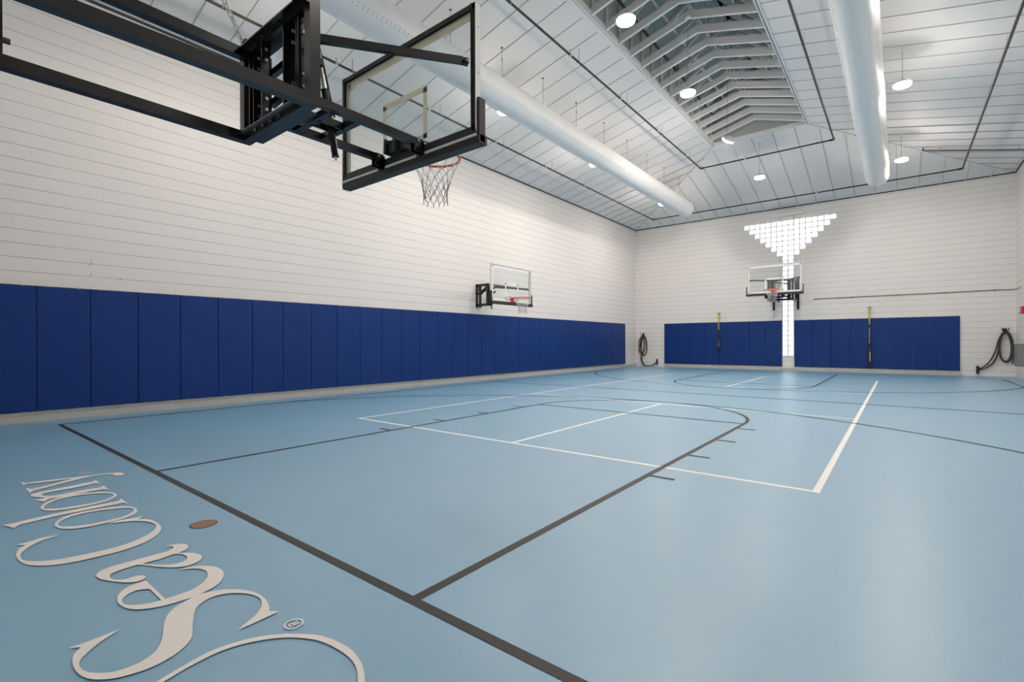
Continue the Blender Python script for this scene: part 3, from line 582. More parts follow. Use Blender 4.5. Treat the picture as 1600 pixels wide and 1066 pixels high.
# lettering painted behind the near baseline
LOGO = {'y':[[(4.306,0.624),(4.305,0.628),(4.303,0.633),(4.307,0.636),(4.32,0.639),(4.337,0.64),(4.355,0.642),(4.366,0.686),(4.376,0.732),(4.389,0.777),(4.406,0.824),(4.426,0.87),(4.442,0.909),(4.45,0.929),(4.457,0.947),(4.464,0.967),(4.473,0.996),(4.482,1.028),(4.49,1.058),(4.496,1.08),(4.501,1.1),(4.507,1.12),(4.517,1.14),(4.529,1.159),(4.541,1.179),(4.546,1.191),(4.552,1.203),(4.564,1.214),(4.588,1.223),(4.618,1.23),(4.644,1.233),(4.663,1.226),(4.679,1.214),(4.688,1.202),(4.692,1.189),(4.689,1.176),(4.682,1.165),(4.666,1.159),(4.644,1.156),(4.624,1.156),(4.611,1.16),(4.601,1.167),(4.591,1.175),(4.574,1.154),(4.557,1.132),(4.544,1.112),(4.536,1.094),(4.533,1.078),(4.531,1.061),(4.531,1.044),(4.533,1.026),(4.538,1.006),(4.549,0.973),(4.564,0.935),(4.581,0.896),(4.6,0.859),(4.621,0.822),(4.639,0.789),(4.652,0.761),(4.663,0.736),(4.672,0.714),(4.681,0.694),(4.688,0.676),(4.695,0.661),(4.701,0.653),(4.709,0.646),(4.72,0.639),(4.738,0.633),(4.759,0.628),(4.78,0.623),(4.556,0.624),(4.56,0.628),(4.564,0.632),(4.571,0.636),(4.586,0.639),(4.605,0.643),(4.618,0.648),(4.623,0.655),(4.624,0.664),(4.622,0.675),(4.615,0.696),(4.605,0.722),(4.593,0.748),(4.58,0.774),(4.565,0.8),(4.548,0.827),(4.529,0.856),(4.509,0.886),(4.487,0.917),(4.481,0.882),(4.475,0.848),(4.468,0.815),(4.461,0.782),(4.452,0.751),(4.443,0.721),(4.43,0.693),(4.416,0.667),(4.407,0.648),(4.406,0.644),(4.406,0.641),(4.411,0.637),(4.424,0.633),(4.441,0.63),(4.458,0.626)]],'n':[[(4.691,1.024),(4.722,1.024),(4.752,1.024),(4.783,1.024),(4.814,1.024),(4.845,1.024),(4.876,1.025),(4.857,1.018),(4.838,1.012),(4.826,1.003),(4.825,0.989),(4.83,0.971),(4.836,0.951),(4.843,0.92),(4.851,0.885),(4.857,0.85),(4.858,0.817),(4.856,0.785),(4.855,0.757),(4.853,0.735),(4.85,0.715),(4.852,0.699),(4.858,0.689),(4.869,0.679),(4.882,0.673),(4.898,0.67),(4.916,0.671),(4.929,0.673),(4.946,0.68),(4.964,0.691),(4.977,0.703),(4.986,0.719),(4.99,0.738),(4.993,0.759),(4.993,0.794),(4.991,0.835),(4.989,0.875),(4.989,0.911),(4.99,0.944),(4.991,0.971),(4.994,0.983),(4.999,0.994),(4.998,1.003),(4.988,1.009),(4.972,1.016),(4.956,1.023),(4.984,1.023),(5.011,1.023),(5.04,1.023),(5.073,1.022),(5.107,1.022),(5.141,1.021),(5.123,1.015),(5.105,1.009),(5.092,0.999),(5.085,0.981),(5.081,0.957),(5.079,0.93),(5.078,0.893),(5.078,0.851),(5.078,0.813),(5.078,0.779),(5.078,0.749),(5.077,0.724),(5.075,0.711),(5.072,0.699),(5.072,0.69),(5.076,0.685),(5.082,0.68),(5.091,0.675),(5.102,0.668),(5.116,0.661),(5.129,0.654),(5.014,0.615),(5.019,0.625),(5.023,0.635),(5.024,0.645),(5.018,0.656),(5.009,0.667),(5.0,0.678),(4.986,0.667),(4.971,0.656),(4.955,0.646),(4.939,0.636),(4.922,0.628),(4.904,0.622),(4.886,0.618),(4.864,0.616),(4.846,0.615),(4.831,0.618),(4.818,0.623),(4.81,0.629),(4.803,0.639),(4.798,0.652),(4.794,0.666),(4.789,0.688),(4.785,0.715),(4.78,0.745),(4.774,0.783),(4.768,0.825),(4.762,0.866),(4.756,0.903),(4.751,0.939),(4.747,0.967),(4.748,0.982),(4.749,0.995),(4.744,1.006),(4.732,1.012),(4.712,1.018)]],'o':[[(5.283,0.613),(5.26,0.618),(5.236,0.625),(5.213,0.633),(5.187,0.644),(5.16,0.657),(5.137,0.672),(5.116,0.694),(5.097,0.72),(5.083,0.745),(5.076,0.768),(5.075,0.789),(5.078,0.813),(5.083,0.841),(5.091,0.871),(5.105,0.901),(5.124,0.931),(5.149,0.959),(5.174,0.983),(5.195,0.997),(5.219,1.008),(5.243,1.017),(5.266,1.022),(5.291,1.026),(5.315,1.028),(5.336,1.026),(5.358,1.021),(5.376,1.015),(5.398,1.004),(5.419,0.99),(5.437,0.975),(5.455,0.955),(5.472,0.933),(5.485,0.91),(5.492,0.884),(5.496,0.856),(5.497,0.828),(5.496,0.8),(5.492,0.772),(5.486,0.745),(5.478,0.72),(5.468,0.697),(5.455,0.676),(5.44,0.658),(5.422,0.643),(5.403,0.631),(5.386,0.623),(5.365,0.617),(5.344,0.613),(5.326,0.611),(5.305,0.611)],[(5.308,0.626),(5.288,0.63),(5.264,0.637),(5.243,0.645),(5.221,0.656),(5.199,0.669),(5.18,0.683),(5.162,0.703),(5.146,0.726),(5.135,0.75),(5.129,0.775),(5.129,0.8),(5.132,0.827),(5.139,0.855),(5.15,0.885),(5.165,0.913),(5.184,0.939),(5.207,0.962),(5.229,0.981),(5.247,0.992),(5.268,1.001),(5.288,1.007),(5.304,1.009),(5.323,1.009),(5.341,1.006),(5.357,1.0),(5.373,0.991),(5.385,0.981),(5.405,0.964),(5.425,0.942),(5.439,0.919),(5.445,0.894),(5.445,0.866),(5.443,0.838),(5.439,0.81),(5.432,0.781),(5.425,0.755),(5.421,0.733),(5.417,0.713),(5.41,0.695),(5.397,0.678),(5.382,0.661),(5.368,0.648),(5.359,0.641),(5.349,0.635),(5.339,0.63),(5.331,0.627),(5.321,0.625)]],'l':[[(5.55,0.405),(5.552,0.423),(5.554,0.442),(5.554,0.457),(5.552,0.466),(5.55,0.474),(5.547,0.483),(5.543,0.504),(5.539,0.53),(5.535,0.559),(5.532,0.591),(5.53,0.625),(5.527,0.657),(5.525,0.686),(5.524,0.712),(5.523,0.739),(5.523,0.767),(5.524,0.795),(5.525,0.823),(5.528,0.852),(5.531,0.88),(5.534,0.909),(5.536,0.938),(5.536,0.968),(5.531,0.991),(5.52,1.0),(5.499,1.009),(5.478,1.018),(5.513,1.018),(5.549,1.017),(5.584,1.016),(5.619,1.016),(5.653,1.016),(5.687,1.016),(5.668,1.012),(5.649,1.008),(5.634,1.005),(5.625,1.002),(5.619,0.999),(5.616,0.995),(5.615,0.98),(5.616,0.959),(5.616,0.936),(5.613,0.909),(5.609,0.88),(5.606,0.851),(5.604,0.822),(5.603,0.794),(5.602,0.767),(5.601,0.74),(5.599,0.713),(5.599,0.686),(5.599,0.659),(5.6,0.632),(5.602,0.607),(5.605,0.586),(5.609,0.568),(5.613,0.549),(5.616,0.529),(5.618,0.509),(5.62,0.493),(5.62,0.487),(5.619,0.481),(5.621,0.475),(5.627,0.47),(5.636,0.465),(5.645,0.46),(5.655,0.455),(5.666,0.45),(5.677,0.445)]],'o2':[[(5.792,0.611),(5.766,0.618),(5.738,0.629),(5.713,0.64),(5.688,0.656),(5.665,0.675),(5.647,0.696),(5.634,0.721),(5.627,0.749),(5.625,0.779),(5.629,0.813),(5.639,0.85),(5.652,0.885),(5.667,0.918),(5.686,0.95),(5.706,0.976),(5.724,0.992),(5.746,1.005),(5.772,1.014),(5.801,1.019),(5.834,1.02),(5.864,1.019),(5.891,1.014),(5.915,1.006),(5.935,0.997),(5.953,0.985),(5.969,0.972),(5.981,0.957),(5.995,0.937),(6.007,0.913),(6.016,0.889),(6.019,0.863),(6.018,0.836),(6.017,0.809),(6.017,0.784),(6.016,0.759),(6.012,0.734),(6.004,0.71),(5.993,0.687),(5.98,0.666),(5.962,0.649),(5.941,0.635),(5.919,0.623),(5.899,0.617),(5.875,0.612),(5.852,0.61),(5.834,0.608),(5.814,0.608)],[(5.81,0.625),(5.787,0.631),(5.762,0.64),(5.742,0.651),(5.722,0.666),(5.703,0.684),(5.689,0.705),(5.681,0.728),(5.676,0.753),(5.676,0.781),(5.679,0.811),(5.686,0.843),(5.697,0.875),(5.713,0.908),(5.733,0.94),(5.752,0.966),(5.766,0.98),(5.782,0.992),(5.8,1.001),(5.817,1.004),(5.839,1.005),(5.86,1.003),(5.882,0.995),(5.903,0.984),(5.92,0.972),(5.936,0.956),(5.951,0.937),(5.961,0.918),(5.967,0.895),(5.969,0.871),(5.97,0.846),(5.97,0.82),(5.968,0.794),(5.965,0.768),(5.958,0.744),(5.95,0.719),(5.94,0.698),(5.927,0.679),(5.913,0.664),(5.899,0.651),(5.888,0.641),(5.875,0.633),(5.861,0.628),(5.847,0.624),(5.829,0.623)]],'C':[[(6.044,0.819),(6.037,0.841),(6.03,0.863),(6.028,0.886),(6.033,0.912),(6.044,0.939),(6.055,0.967),(6.048,1.005),(6.101,0.967),(6.115,0.98),(6.129,0.993),(6.149,1.005),(6.177,1.013),(6.211,1.019),(6.246,1.023),(6.283,1.023),(6.321,1.021),(6.354,1.018),(6.38,1.013),(6.403,1.007),(6.426,0.999),(6.452,0.987),(6.479,0.973),(6.503,0.957),(6.526,0.94),(6.547,0.92),(6.565,0.9),(6.58,0.877),(6.591,0.852),(6.601,0.827),(6.608,0.803),(6.614,0.779),(6.617,0.753),(6.617,0.726),(6.614,0.697),(6.61,0.666),(6.605,0.632),(6.599,0.596),(6.59,0.564),(6.579,0.537),(6.565,0.512),(6.55,0.49),(6.533,0.471),(6.514,0.454),(6.494,0.439),(6.475,0.427),(6.454,0.417),(6.43,0.408),(6.403,0.402),(6.373,0.397),(6.343,0.393),(6.311,0.391),(6.279,0.391),(6.25,0.391),(6.227,0.393),(6.207,0.396),(6.188,0.4),(6.166,0.405),(6.144,0.412),(6.125,0.419),(6.111,0.427),(6.101,0.436),(6.091,0.446),(6.046,0.41),(6.043,0.432),(6.04,0.454),(6.036,0.476),(6.03,0.494),(6.023,0.511),(6.021,0.53),(6.026,0.553),(6.035,0.577),(6.044,0.602),(6.051,0.584),(6.058,0.567),(6.064,0.551),(6.068,0.538),(6.071,0.527),(6.078,0.514),(6.091,0.498),(6.108,0.48),(6.127,0.465),(6.148,0.451),(6.17,0.438),(6.191,0.428),(6.207,0.42),(6.223,0.414),(6.241,0.409),(6.266,0.406),(6.292,0.404),(6.317,0.404),(6.338,0.406),(6.356,0.41),(6.371,0.415),(6.394,0.428),(6.419,0.446),(6.441,0.465),(6.46,0.487),(6.476,0.512),(6.49,0.539),(6.5,0.571),(6.509,0.607),(6.516,0.641),(6.522,0.67),(6.527,0.698),(6.529,0.727),(6.528,0.759),(6.524,0.792),(6.516,0.824),(6.503,0.854),(6.487,0.884),(6.468,0.91),(6.448,0.932),(6.424,0.952),(6.402,0.969),(6.384,0.98),(6.364,0.99),(6.343,0.998),(6.318,1.003),(6.292,1.006),(6.268,1.006),(6.24,1.002),(6.21,0.994),(6.183,0.985),(6.16,0.973),(6.14,0.959),(6.123,0.945),(6.108,0.93),(6.095,0.915),(6.084,0.9),(6.074,0.884),(6.067,0.867),(6.06,0.852),(6.055,0.84),(6.049,0.83)]],'a':[[(6.731,0.931),(6.734,0.943),(6.737,0.955),(6.743,0.968),(6.754,0.983),(6.769,1.0),(6.784,1.012),(6.797,1.015),(6.814,1.015),(6.83,1.013),(6.844,1.01),(6.857,1.004),(6.867,0.998),(6.876,0.989),(6.882,0.979),(6.888,0.97),(6.892,0.962),(6.895,0.954),(6.898,0.946),(6.914,0.961),(6.929,0.977),(6.945,0.99),(6.962,0.999),(6.98,1.005),(6.998,1.01),(7.013,1.012),(7.029,1.012),(7.045,1.01),(7.06,1.004),(7.075,0.997),(7.086,0.988),(7.095,0.976),(7.103,0.962),(7.108,0.948),(7.111,0.935),(7.111,0.922),(7.107,0.909),(7.098,0.896),(7.086,0.882),(7.072,0.869),(7.055,0.855),(7.036,0.842),(7.015,0.828),(6.99,0.816),(6.963,0.804),(6.939,0.792),(6.921,0.783),(6.907,0.774),(6.892,0.765),(6.893,0.747),(6.894,0.728),(6.895,0.712),(6.896,0.698),(6.898,0.686),(6.901,0.675),(6.905,0.666),(6.909,0.657),(6.916,0.651),(6.924,0.646),(6.935,0.643),(6.947,0.641),(6.959,0.64),(6.973,0.641),(6.985,0.643),(6.995,0.646),(7.005,0.651),(7.014,0.657),(7.022,0.663),(7.029,0.671),(7.034,0.679),(7.035,0.69),(7.033,0.703),(7.033,0.714),(7.035,0.723),(7.039,0.73),(7.044,0.736),(7.049,0.742),(7.056,0.746),(7.063,0.749),(7.071,0.751),(7.08,0.751),(7.088,0.749),(7.095,0.744),(7.101,0.738),(7.105,0.731),(7.108,0.724),(7.109,0.715),(7.108,0.706),(7.102,0.697),(7.092,0.686),(7.08,0.676),(7.063,0.664),(7.043,0.653),(7.021,0.642),(6.997,0.63),(6.971,0.619),(6.948,0.61),(6.933,0.606),(6.917,0.603),(6.903,0.601),(6.892,0.601),(6.881,0.601),(6.871,0.604),(6.858,0.609),(6.846,0.615),(6.835,0.623),(6.827,0.631),(6.821,0.64),(6.817,0.651),(6.814,0.664),(6.811,0.679),(6.81,0.695),(6.811,0.711),(6.812,0.729),(6.814,0.749),(6.815,0.773),(6.816,0.8),(6.817,0.824),(6.819,0.846),(6.82,0.865),(6.821,0.883),(6.822,0.898),(6.822,0.912),(6.82,0.924),(6.815,0.934),(6.809,0.943),(6.801,0.95),(6.794,0.954),(6.783,0.956),(6.773,0.957),(6.764,0.956),(6.755,0.953),(6.747,0.95),(6.741,0.944),(6.736,0.938)],[(6.897,0.785),(6.9,0.81),(6.903,0.837),(6.905,0.859),(6.903,0.875),(6.9,0.889),(6.898,0.901),(6.895,0.91),(6.894,0.919),(6.895,0.926),(6.9,0.934),(6.908,0.942),(6.919,0.948),(6.932,0.953),(6.948,0.957),(6.962,0.959),(6.975,0.959),(6.988,0.958),(7.001,0.955),(7.013,0.949),(7.024,0.941),(7.032,0.933),(7.036,0.922),(7.038,0.91),(7.038,0.899),(7.035,0.888),(7.029,0.877),(7.019,0.865),(7.005,0.852),(6.986,0.837),(6.966,0.823),(6.944,0.81),(6.921,0.797)]],'e':[[(7.129,0.88),(7.128,0.89),(7.126,0.9),(7.127,0.91),(7.134,0.925),(7.145,0.943),(7.159,0.959),(7.177,0.974),(7.197,0.988),(7.218,0.999),(7.239,1.006),(7.262,1.01),(7.284,1.011),(7.305,1.01),(7.327,1.007),(7.347,1.001),(7.367,0.995),(7.385,0.986),(7.402,0.976),(7.419,0.964),(7.434,0.949),(7.446,0.935),(7.455,0.92),(7.462,0.906),(7.468,0.89),(7.474,0.871),(7.479,0.85),(7.482,0.831),(7.482,0.813),(7.48,0.797),(7.478,0.78),(7.476,0.764),(7.473,0.748),(7.47,0.733),(7.465,0.718),(7.459,0.703),(7.452,0.689),(7.444,0.675),(7.434,0.662),(7.424,0.65),(7.413,0.639),(7.401,0.629),(7.388,0.621),(7.374,0.615),(7.358,0.609),(7.342,0.605),(7.324,0.602),(7.305,0.6),(7.288,0.599),(7.272,0.599),(7.257,0.601),(7.241,0.604),(7.224,0.608),(7.206,0.613),(7.189,0.621),(7.174,0.63),(7.159,0.641),(7.147,0.653),(7.139,0.665),(7.133,0.677),(7.129,0.691),(7.128,0.706),(7.128,0.723),(7.129,0.739),(7.404,0.739),(7.404,0.754),(7.405,0.77),(7.406,0.786),(7.406,0.803),(7.406,0.821),(7.404,0.839),(7.398,0.856),(7.39,0.872),(7.379,0.887),(7.366,0.903),(7.351,0.917),(7.335,0.929),(7.323,0.937),(7.309,0.943),(7.294,0.948),(7.278,0.952),(7.262,0.956),(7.245,0.957),(7.229,0.955),(7.212,0.952),(7.196,0.946),(7.183,0.939),(7.171,0.93),(7.159,0.919),(7.149,0.907),(7.139,0.894)],[(7.273,0.614),(7.263,0.617),(7.253,0.621),(7.245,0.626),(7.235,0.633),(7.225,0.643),(7.218,0.653),(7.213,0.664),(7.21,0.676),(7.211,0.687),(7.217,0.699),(7.226,0.71),(7.234,0.719),(7.237,0.721),(7.242,0.723),(7.246,0.725),(7.401,0.725),(7.399,0.713),(7.396,0.702),(7.392,0.69),(7.386,0.677),(7.378,0.663),(7.368,0.651),(7.358,0.64),(7.346,0.63),(7.335,0.622),(7.325,0.617),(7.315,0.614),(7.305,0.612),(7.294,0.611),(7.283,0.613)]],'S':[[(7.53,0.393),(7.532,0.408),(7.534,0.424),(7.536,0.441),(7.536,0.458),(7.535,0.477),(7.534,0.495),(7.533,0.514),(7.532,0.533),(7.532,0.553),(7.539,0.539),(7.547,0.526),(7.555,0.512),(7.564,0.498),(7.574,0.483),(7.585,0.468),(7.598,0.454),(7.613,0.44),(7.627,0.428),(7.639,0.418),(7.65,0.41),(7.661,0.404),(7.673,0.4),(7.686,0.397),(7.7,0.396),(7.716,0.397),(7.732,0.398),(7.748,0.402),(7.763,0.407),(7.777,0.415),(7.791,0.424),(7.805,0.435),(7.819,0.448),(7.83,0.461),(7.837,0.477),(7.841,0.493),(7.843,0.509),(7.843,0.524),(7.841,0.539),(7.836,0.552),(7.83,0.565),(7.822,0.577),(7.812,0.589),(7.798,0.6),(7.781,0.61),(7.763,0.62),(7.746,0.628),(7.728,0.635),(7.706,0.643),(7.679,0.652),(7.649,0.662),(7.621,0.672),(7.598,0.682),(7.577,0.692),(7.56,0.702),(7.544,0.714),(7.531,0.726),(7.52,0.739),(7.509,0.755),(7.5,0.772),(7.493,0.79),(7.486,0.811),(7.48,0.833),(7.479,0.856),(7.486,0.88),(7.497,0.904),(7.511,0.926),(7.527,0.945),(7.546,0.961),(7.567,0.976),(7.591,0.99),(7.618,1.002),(7.646,1.011),(7.678,1.016),(7.711,1.018),(7.743,1.017),(7.773,1.013),(7.801,1.007),(7.825,1.0),(7.842,0.994),(7.856,0.987),(7.869,0.98),(7.905,1.007),(7.906,0.979),(7.907,0.952),(7.909,0.924),(7.909,0.895),(7.91,0.865),(7.91,0.836),(7.902,0.85),(7.893,0.864),(7.884,0.879),(7.874,0.897),(7.864,0.915),(7.852,0.932),(7.838,0.948),(7.822,0.964),(7.804,0.977),(7.784,0.988),(7.763,0.996),(7.743,1.002),(7.726,1.004),(7.71,1.004),(7.694,1.002),(7.676,0.998),(7.657,0.992),(7.638,0.984),(7.619,0.973),(7.6,0.961),(7.583,0.946),(7.569,0.928),(7.557,0.908),(7.55,0.888),(7.55,0.869),(7.556,0.849),(7.565,0.832),(7.575,0.817),(7.588,0.804),(7.604,0.792),(7.624,0.781),(7.646,0.771),(7.669,0.762),(7.694,0.752),(7.721,0.742),(7.745,0.733),(7.768,0.726),(7.789,0.719),(7.808,0.711),(7.825,0.702),(7.84,0.691),(7.853,0.68),(7.866,0.665),(7.878,0.649),(7.887,0.633),(7.894,0.617),(7.899,0.601),(7.903,0.585),(7.905,0.568),(7.906,0.551),(7.905,0.534),(7.901,0.518),(7.896,0.501),(7.89,0.487),(7.885,0.474),(7.879,0.463),(7.872,0.452),(7.862,0.441),(7.85,0.429),(7.837,0.418),(7.823,0.409),(7.807,0.401),(7.79,0.394),(7.771,0.389),(7.751,0.385),(7.73,0.383),(7.707,0.382),(7.683,0.382),(7.66,0.384),(7.639,0.387),(7.619,0.391),(7.601,0.397),(7.586,0.405),(7.573,0.415),(7.559,0.424)]],'arc':[[(8.034,0.475),(8.025,0.497),(8.016,0.521),(8.007,0.545),(8.0,0.569),(7.993,0.593),(7.987,0.619),(7.98,0.649),(7.973,0.682),(7.97,0.715),(7.973,0.746),(7.98,0.777),(7.989,0.804),(7.998,0.828),(8.008,0.849),(8.02,0.869),(8.034,0.888),(8.05,0.908),(8.068,0.927),(8.092,0.949),(8.119,0.971),(8.144,0.989),(8.165,1.003),(8.185,1.014),(8.207,1.024),(8.234,1.032),(8.263,1.039),(8.292,1.043),(8.323,1.046),(8.353,1.047),(8.383,1.045),(8.411,1.041),(8.437,1.034),(8.462,1.027),(8.483,1.019),(8.503,1.01),(8.522,1.0),(8.543,0.987),(8.563,0.973),(8.582,0.96),(8.565,0.947),(8.538,0.963),(8.51,0.981),(8.483,0.996),(8.458,1.005),(8.435,1.011),(8.41,1.015),(8.381,1.017),(8.35,1.017),(8.319,1.015),(8.288,1.012),(8.257,1.007),(8.228,1.0),(8.202,0.991),(8.179,0.979),(8.156,0.966),(8.134,0.952),(8.112,0.935),(8.092,0.916),(8.071,0.892),(8.051,0.865),(8.034,0.837),(8.02,0.809),(8.009,0.78),(8.002,0.75),(8.0,0.72),(8.001,0.689),(8.005,0.657),(8.01,0.623),(8.018,0.59),(8.026,0.56),(8.034,0.535),(8.043,0.513),(8.051,0.493)]]}
def fill_shape(name, loops, m, z=0.0035):
    z += step()
    cu = bpy.data.curves.new(name, 'CURVE'); cu.dimensions = '2D'; cu.fill_mode = 'BOTH'
    for lp in loops:
        s_ = cu.splines.new('POLY'); s_.points.add(len(lp) - 1)
        for p, q in zip(s_.points, lp): p.co = (q[0], q[1], 0, 1)
        s_.use_cyclic_u = True
    tmp = bpy.data.objects.new('tmp', cu); C.objects.link(tmp)
    bpy.context.view_layer.update()
    dg = bpy.context.evaluated_depsgraph_get()
    me = bpy.data.meshes.new_from_object(tmp.evaluated_get(dg))
    bpy.data.objects.remove(tmp)
    me.materials.clear(); me.materials.append(m); me.name = name
    o = bpy.data.objects.new(name, me); C.objects.link(o); o.parent = floor; o.location.z = z
    return o
for k_, loops in LOGO.items():
    o = fill_shape('painted_curve' if k_ == 'arc' else 'painted_letter', loops, M_LOGO)
    o['label'] = ('cream painted sweeping curve on the floor at the bottom edge' if k_ == 'arc' else
                  'cream painted script letter %s on the blue floor' % {'o2': 'o', }.get(k_, k_))
def reg_mark(cx, cy, r):
    ring = [[(cx + q * math.cos(t * math.pi / 24), cy + q * math.sin(t * math.pi / 24)) for t in range(48)] for q in (r * 1.03, r * 0.82)]
    s_ = r * 0.56
    # letter R, reading towards -x with its top towards -y
    R0 = [(-.7, -1), (-.7, 1), (.25, 1), (.62, .8), (.7, .45), (.55, .05), (.15, -.12), (.8, -1), (.38, -1), (-.15, -.15), (-.35, -.15), (-.35, -1)]
    R1 = [(-.35, .15), (.2, .15), (.36, .45), (.2, .72), (-.35, .72)]
    tr_ = lambda P: [(cx - p[0] * s_ * 0.9, cy - p[1] * s_) for p in P]
    o = fill_shape('painted_letter', ring + [tr_(R0), tr_(R1)], M_LOGO)
    o['label'] = 'cream painted R inside a small ring on the floor'
reg_mark(8.042, 0.998, 0.037); reg_mark(4.342, 1.024, 0.037)

# round cover plate let into the floor
t = thing('floor_plate', 'small round brown cover plate set in the blue floor beside the black baseline', 'floor plate', (6.52, 1.20, 0))
b = MB(); b.disc((6.52, 1.20, 0.0005), (0, 0, 1), 0.076, 0.001, 40); part(b, 'rim', M_BLACKM, t)
b = MB(); b.disc((6.52, 1.20, 0.0008), (0, 0, 1), 0.070, 0.0016, 40); part(b, 'plate', M_WOOD, t)
b = MB(); b.disc((6.505, 1.21, 0.002), (0, 0, 1), 0.006, 0.0008, 12); part(b, 'screw', M_BRASS, t)

# ================================================================ WALL PADS
PZ0, PZ1 = 0.160, 1.992
def pad(p, axis, w_, label, group, batten):
    t = thing('wall_pad', label, 'wall pad', p, group)
    b = MB()
    d = 0.05
    if axis == 'y': b.cbox(0.012, 0.012 + d, 0.003, w_ - 0.003, PZ0 - p[2], PZ1 - p[2], 0.010)
    else: b.cbox(0.003, w_ - 0.003, -0.012 - d, -0.012, PZ0 - p[2], PZ1 - p[2], 0.010)
    b.build('cushion', M_VINYL, t)
    b = MB()
    for z in (PZ1 - 0.004, PZ0 - 0.010):
        if axis == 'y': b.box(0.0, 0.02, 0.0, w_, z, z + 0.014)
        else: b.box(0, w_, -0.02, 0, z, z + 0.014)
    b.build('mounting_strip', M_BLACKM, t)
    b = MB()
    for q in (0.13, w_ - 0.13):
        if w_ < 0.3: continue
        for z in (PZ1, PZ0 - 0.012):
            if axis == 'y': b.box(0.0, 0.026, q - 0.012, q + 0.012, z, z + 0.016)
            else: b.box(q - 0.012, q + 0.012, -0.026, 0, z, z + 0.016)
    if w_ >= 0.3: b.build('clip', M_CHROME, t)
S0 = 1.2623
n_left = 35
for i in range(n_left):
    y0 = S0 + 0.6096 * (i - 2); w_ = 0.6096
    if i == n_left - 1: w_ = 20.91 - y0
    m_ = n_left - 1 - i
    if m_ == 0: lab = 'narrow navy wall pad closing the far end of the long left wall row'
    elif i < 2: lab = 'navy wall pad on the left wall, %s from the near end of the row' % ORD[i]
    elif y0 < 9: lab = 'navy wall pad on the left wall, %s from the left edge of the photo' % ORD[i - 1]
    else: lab = 'navy wall pad on the left wall, %s from the far corner end' % ORD[m_]
    pad((0, y0, 0.0), 'y', w_, lab, 'padded panels along the left wall', M_BATTEN)
for gx0, gx1, side in ((1.412, 6.272, 'left'), (6.702, 11.57, 'right')):
    w_ = (gx1 - gx0) / 8
    for i in range(8):
        if side == 'left': lab = 'navy wall pad on the far wall left of the glass blocks, %s from the left' % ORD[i]
        else: lab = 'navy wall pad on the far wall right of the glass blocks, %s from the glass' % ORD[i]
        pad((gx0 + i * w_, YB, 0.0), 'x', w_, lab, 'padded panels on the far wall, %s block' % side, M_BATTEN)

# ================================================================ DUCTS
def duct(cx, label):
    z = 6.33; r = 0.305; y1 = 19.15
    t = thing('ventilation_duct', label, 'air duct', (cx, y1, z))
    b = MB(); n = 40
    pts = [(cx, YN + 0.02, z)] + [(cx, 1.0 + i * 1.0, z) for i in range(18)] + [(cx, y1 - 0.03, z)]
    b.tube(pts, r, n, caps=False); part(b, 'tube', M_DUCT, t)
    b = MB(); b.tube([(cx, y1 - 0.03, z), (cx, y1, z), (cx, y1 + 0.025, z), (cx, y1 + 0.04, z), (cx, y1 + 0.045, z)], r, n, rs=[r, r * 0.99, r * 0.94, r * 0.8, r * 0.3]); part(b, 'end_cap', M_DUCT, t)
    y = 18.0
    while y > 0.5:
        b = MB(); b.tube([(cx, y - 0.012, z), (cx, y, z), (cx, y + 0.012, z)], r + 0.004, n, rs=[r, r + 0.006, r], caps=False); part(b, 'seam_band', M_DUCT, t)
        y -= 1.9
    b = MB()
    for ang in (-28, -36, 208, 216):
        a = math.radians(ang); dv = Vector((math.cos(a), 0, math.sin(a)))
        y = 18.7
        while y > 2.0:
            if (y % 1.9) > 0.12:
                c = Vector((cx, y, z)) + dv * (r - 0.002)
                b.tube([c, c + dv * 0.004], 0.0085, 6)
            y -= 0.085
    o = part(b, 'vent_hole', M_HOLE, t); o['kind'] = 'stuff'
    y = 18.4
    while y > 0.8:
        b = MB(); zt = zc(cx, y)
        b.tube([(cx, y, z + r - 0.01), (cx, y, zt)], 0.004, 6); b.box(cx - 0.02, cx + 0.02, y - 0.02, y + 0.02, zt - 0.02, zt)
        b.tube([(cx, y, zt - 0.28), (cx, y, zt - 0.22)], 0.010, 6)
        part(b, 'hanger', M_STEEL, t); y -= 1.5
    return t
duct(3.45, 'long white round air duct hanging left of the skylight above the left wall')
duct(9.44, 'long white round air duct hanging right of the skylight')

# ================================================================ PENDANT LIGHTS
def lamp(x, y, label, tilt=0.0, top=None, group='round pendant lights'):
    z = 6.43
    t = thing('pendant_light', label, 'ceiling light', (x, y, z), group)

    zt = (top if top else zc(x, y))
    b = MB(); b.lathe([(0.0, -0.012), (0.09, -0.014), (0.135, -0.008), (0.148, 0.004), (0.150, 0.034)], n=32)
    b.add([(0, 0, 0)], [])
    R = Matrix.Rotation(tilt, 4, Vector((0.55, 0.83, 0)))
    def rot(B): B.v = [tuple(R @ Vector(p)) for p in B.v]; return B
    lens = rot(b).build('lens', M_LAMP, t)
    b = MB(); b.lathe([(0.09, 0.035), (0.155, 0.034), (0.157, 0.042), (0.145, 0.053), (0.09, 0.065), (0.075, 0.11), (0.0, 0.115)], n=32)
    rot(b).build('housing', M_WHITE, t)
    b = MB(); b.tube([(0, 0, 0.10), (0, 0, zt - z - 0.03)], 0.005, 6); b.build('cord', M_STEEL, t)
    b = MB(); b.disc((0, 0, zt - z - 0.035), (0, 0, 1), 0.05, 0.035, 16); b.build('canopy', M_WHITE, t)
    b = MB(); b.tube([(0, 0, 0.105), (0, 0, 0.15)], 0.018, 8); b.build('hook', M_STEEL, t)
    return t
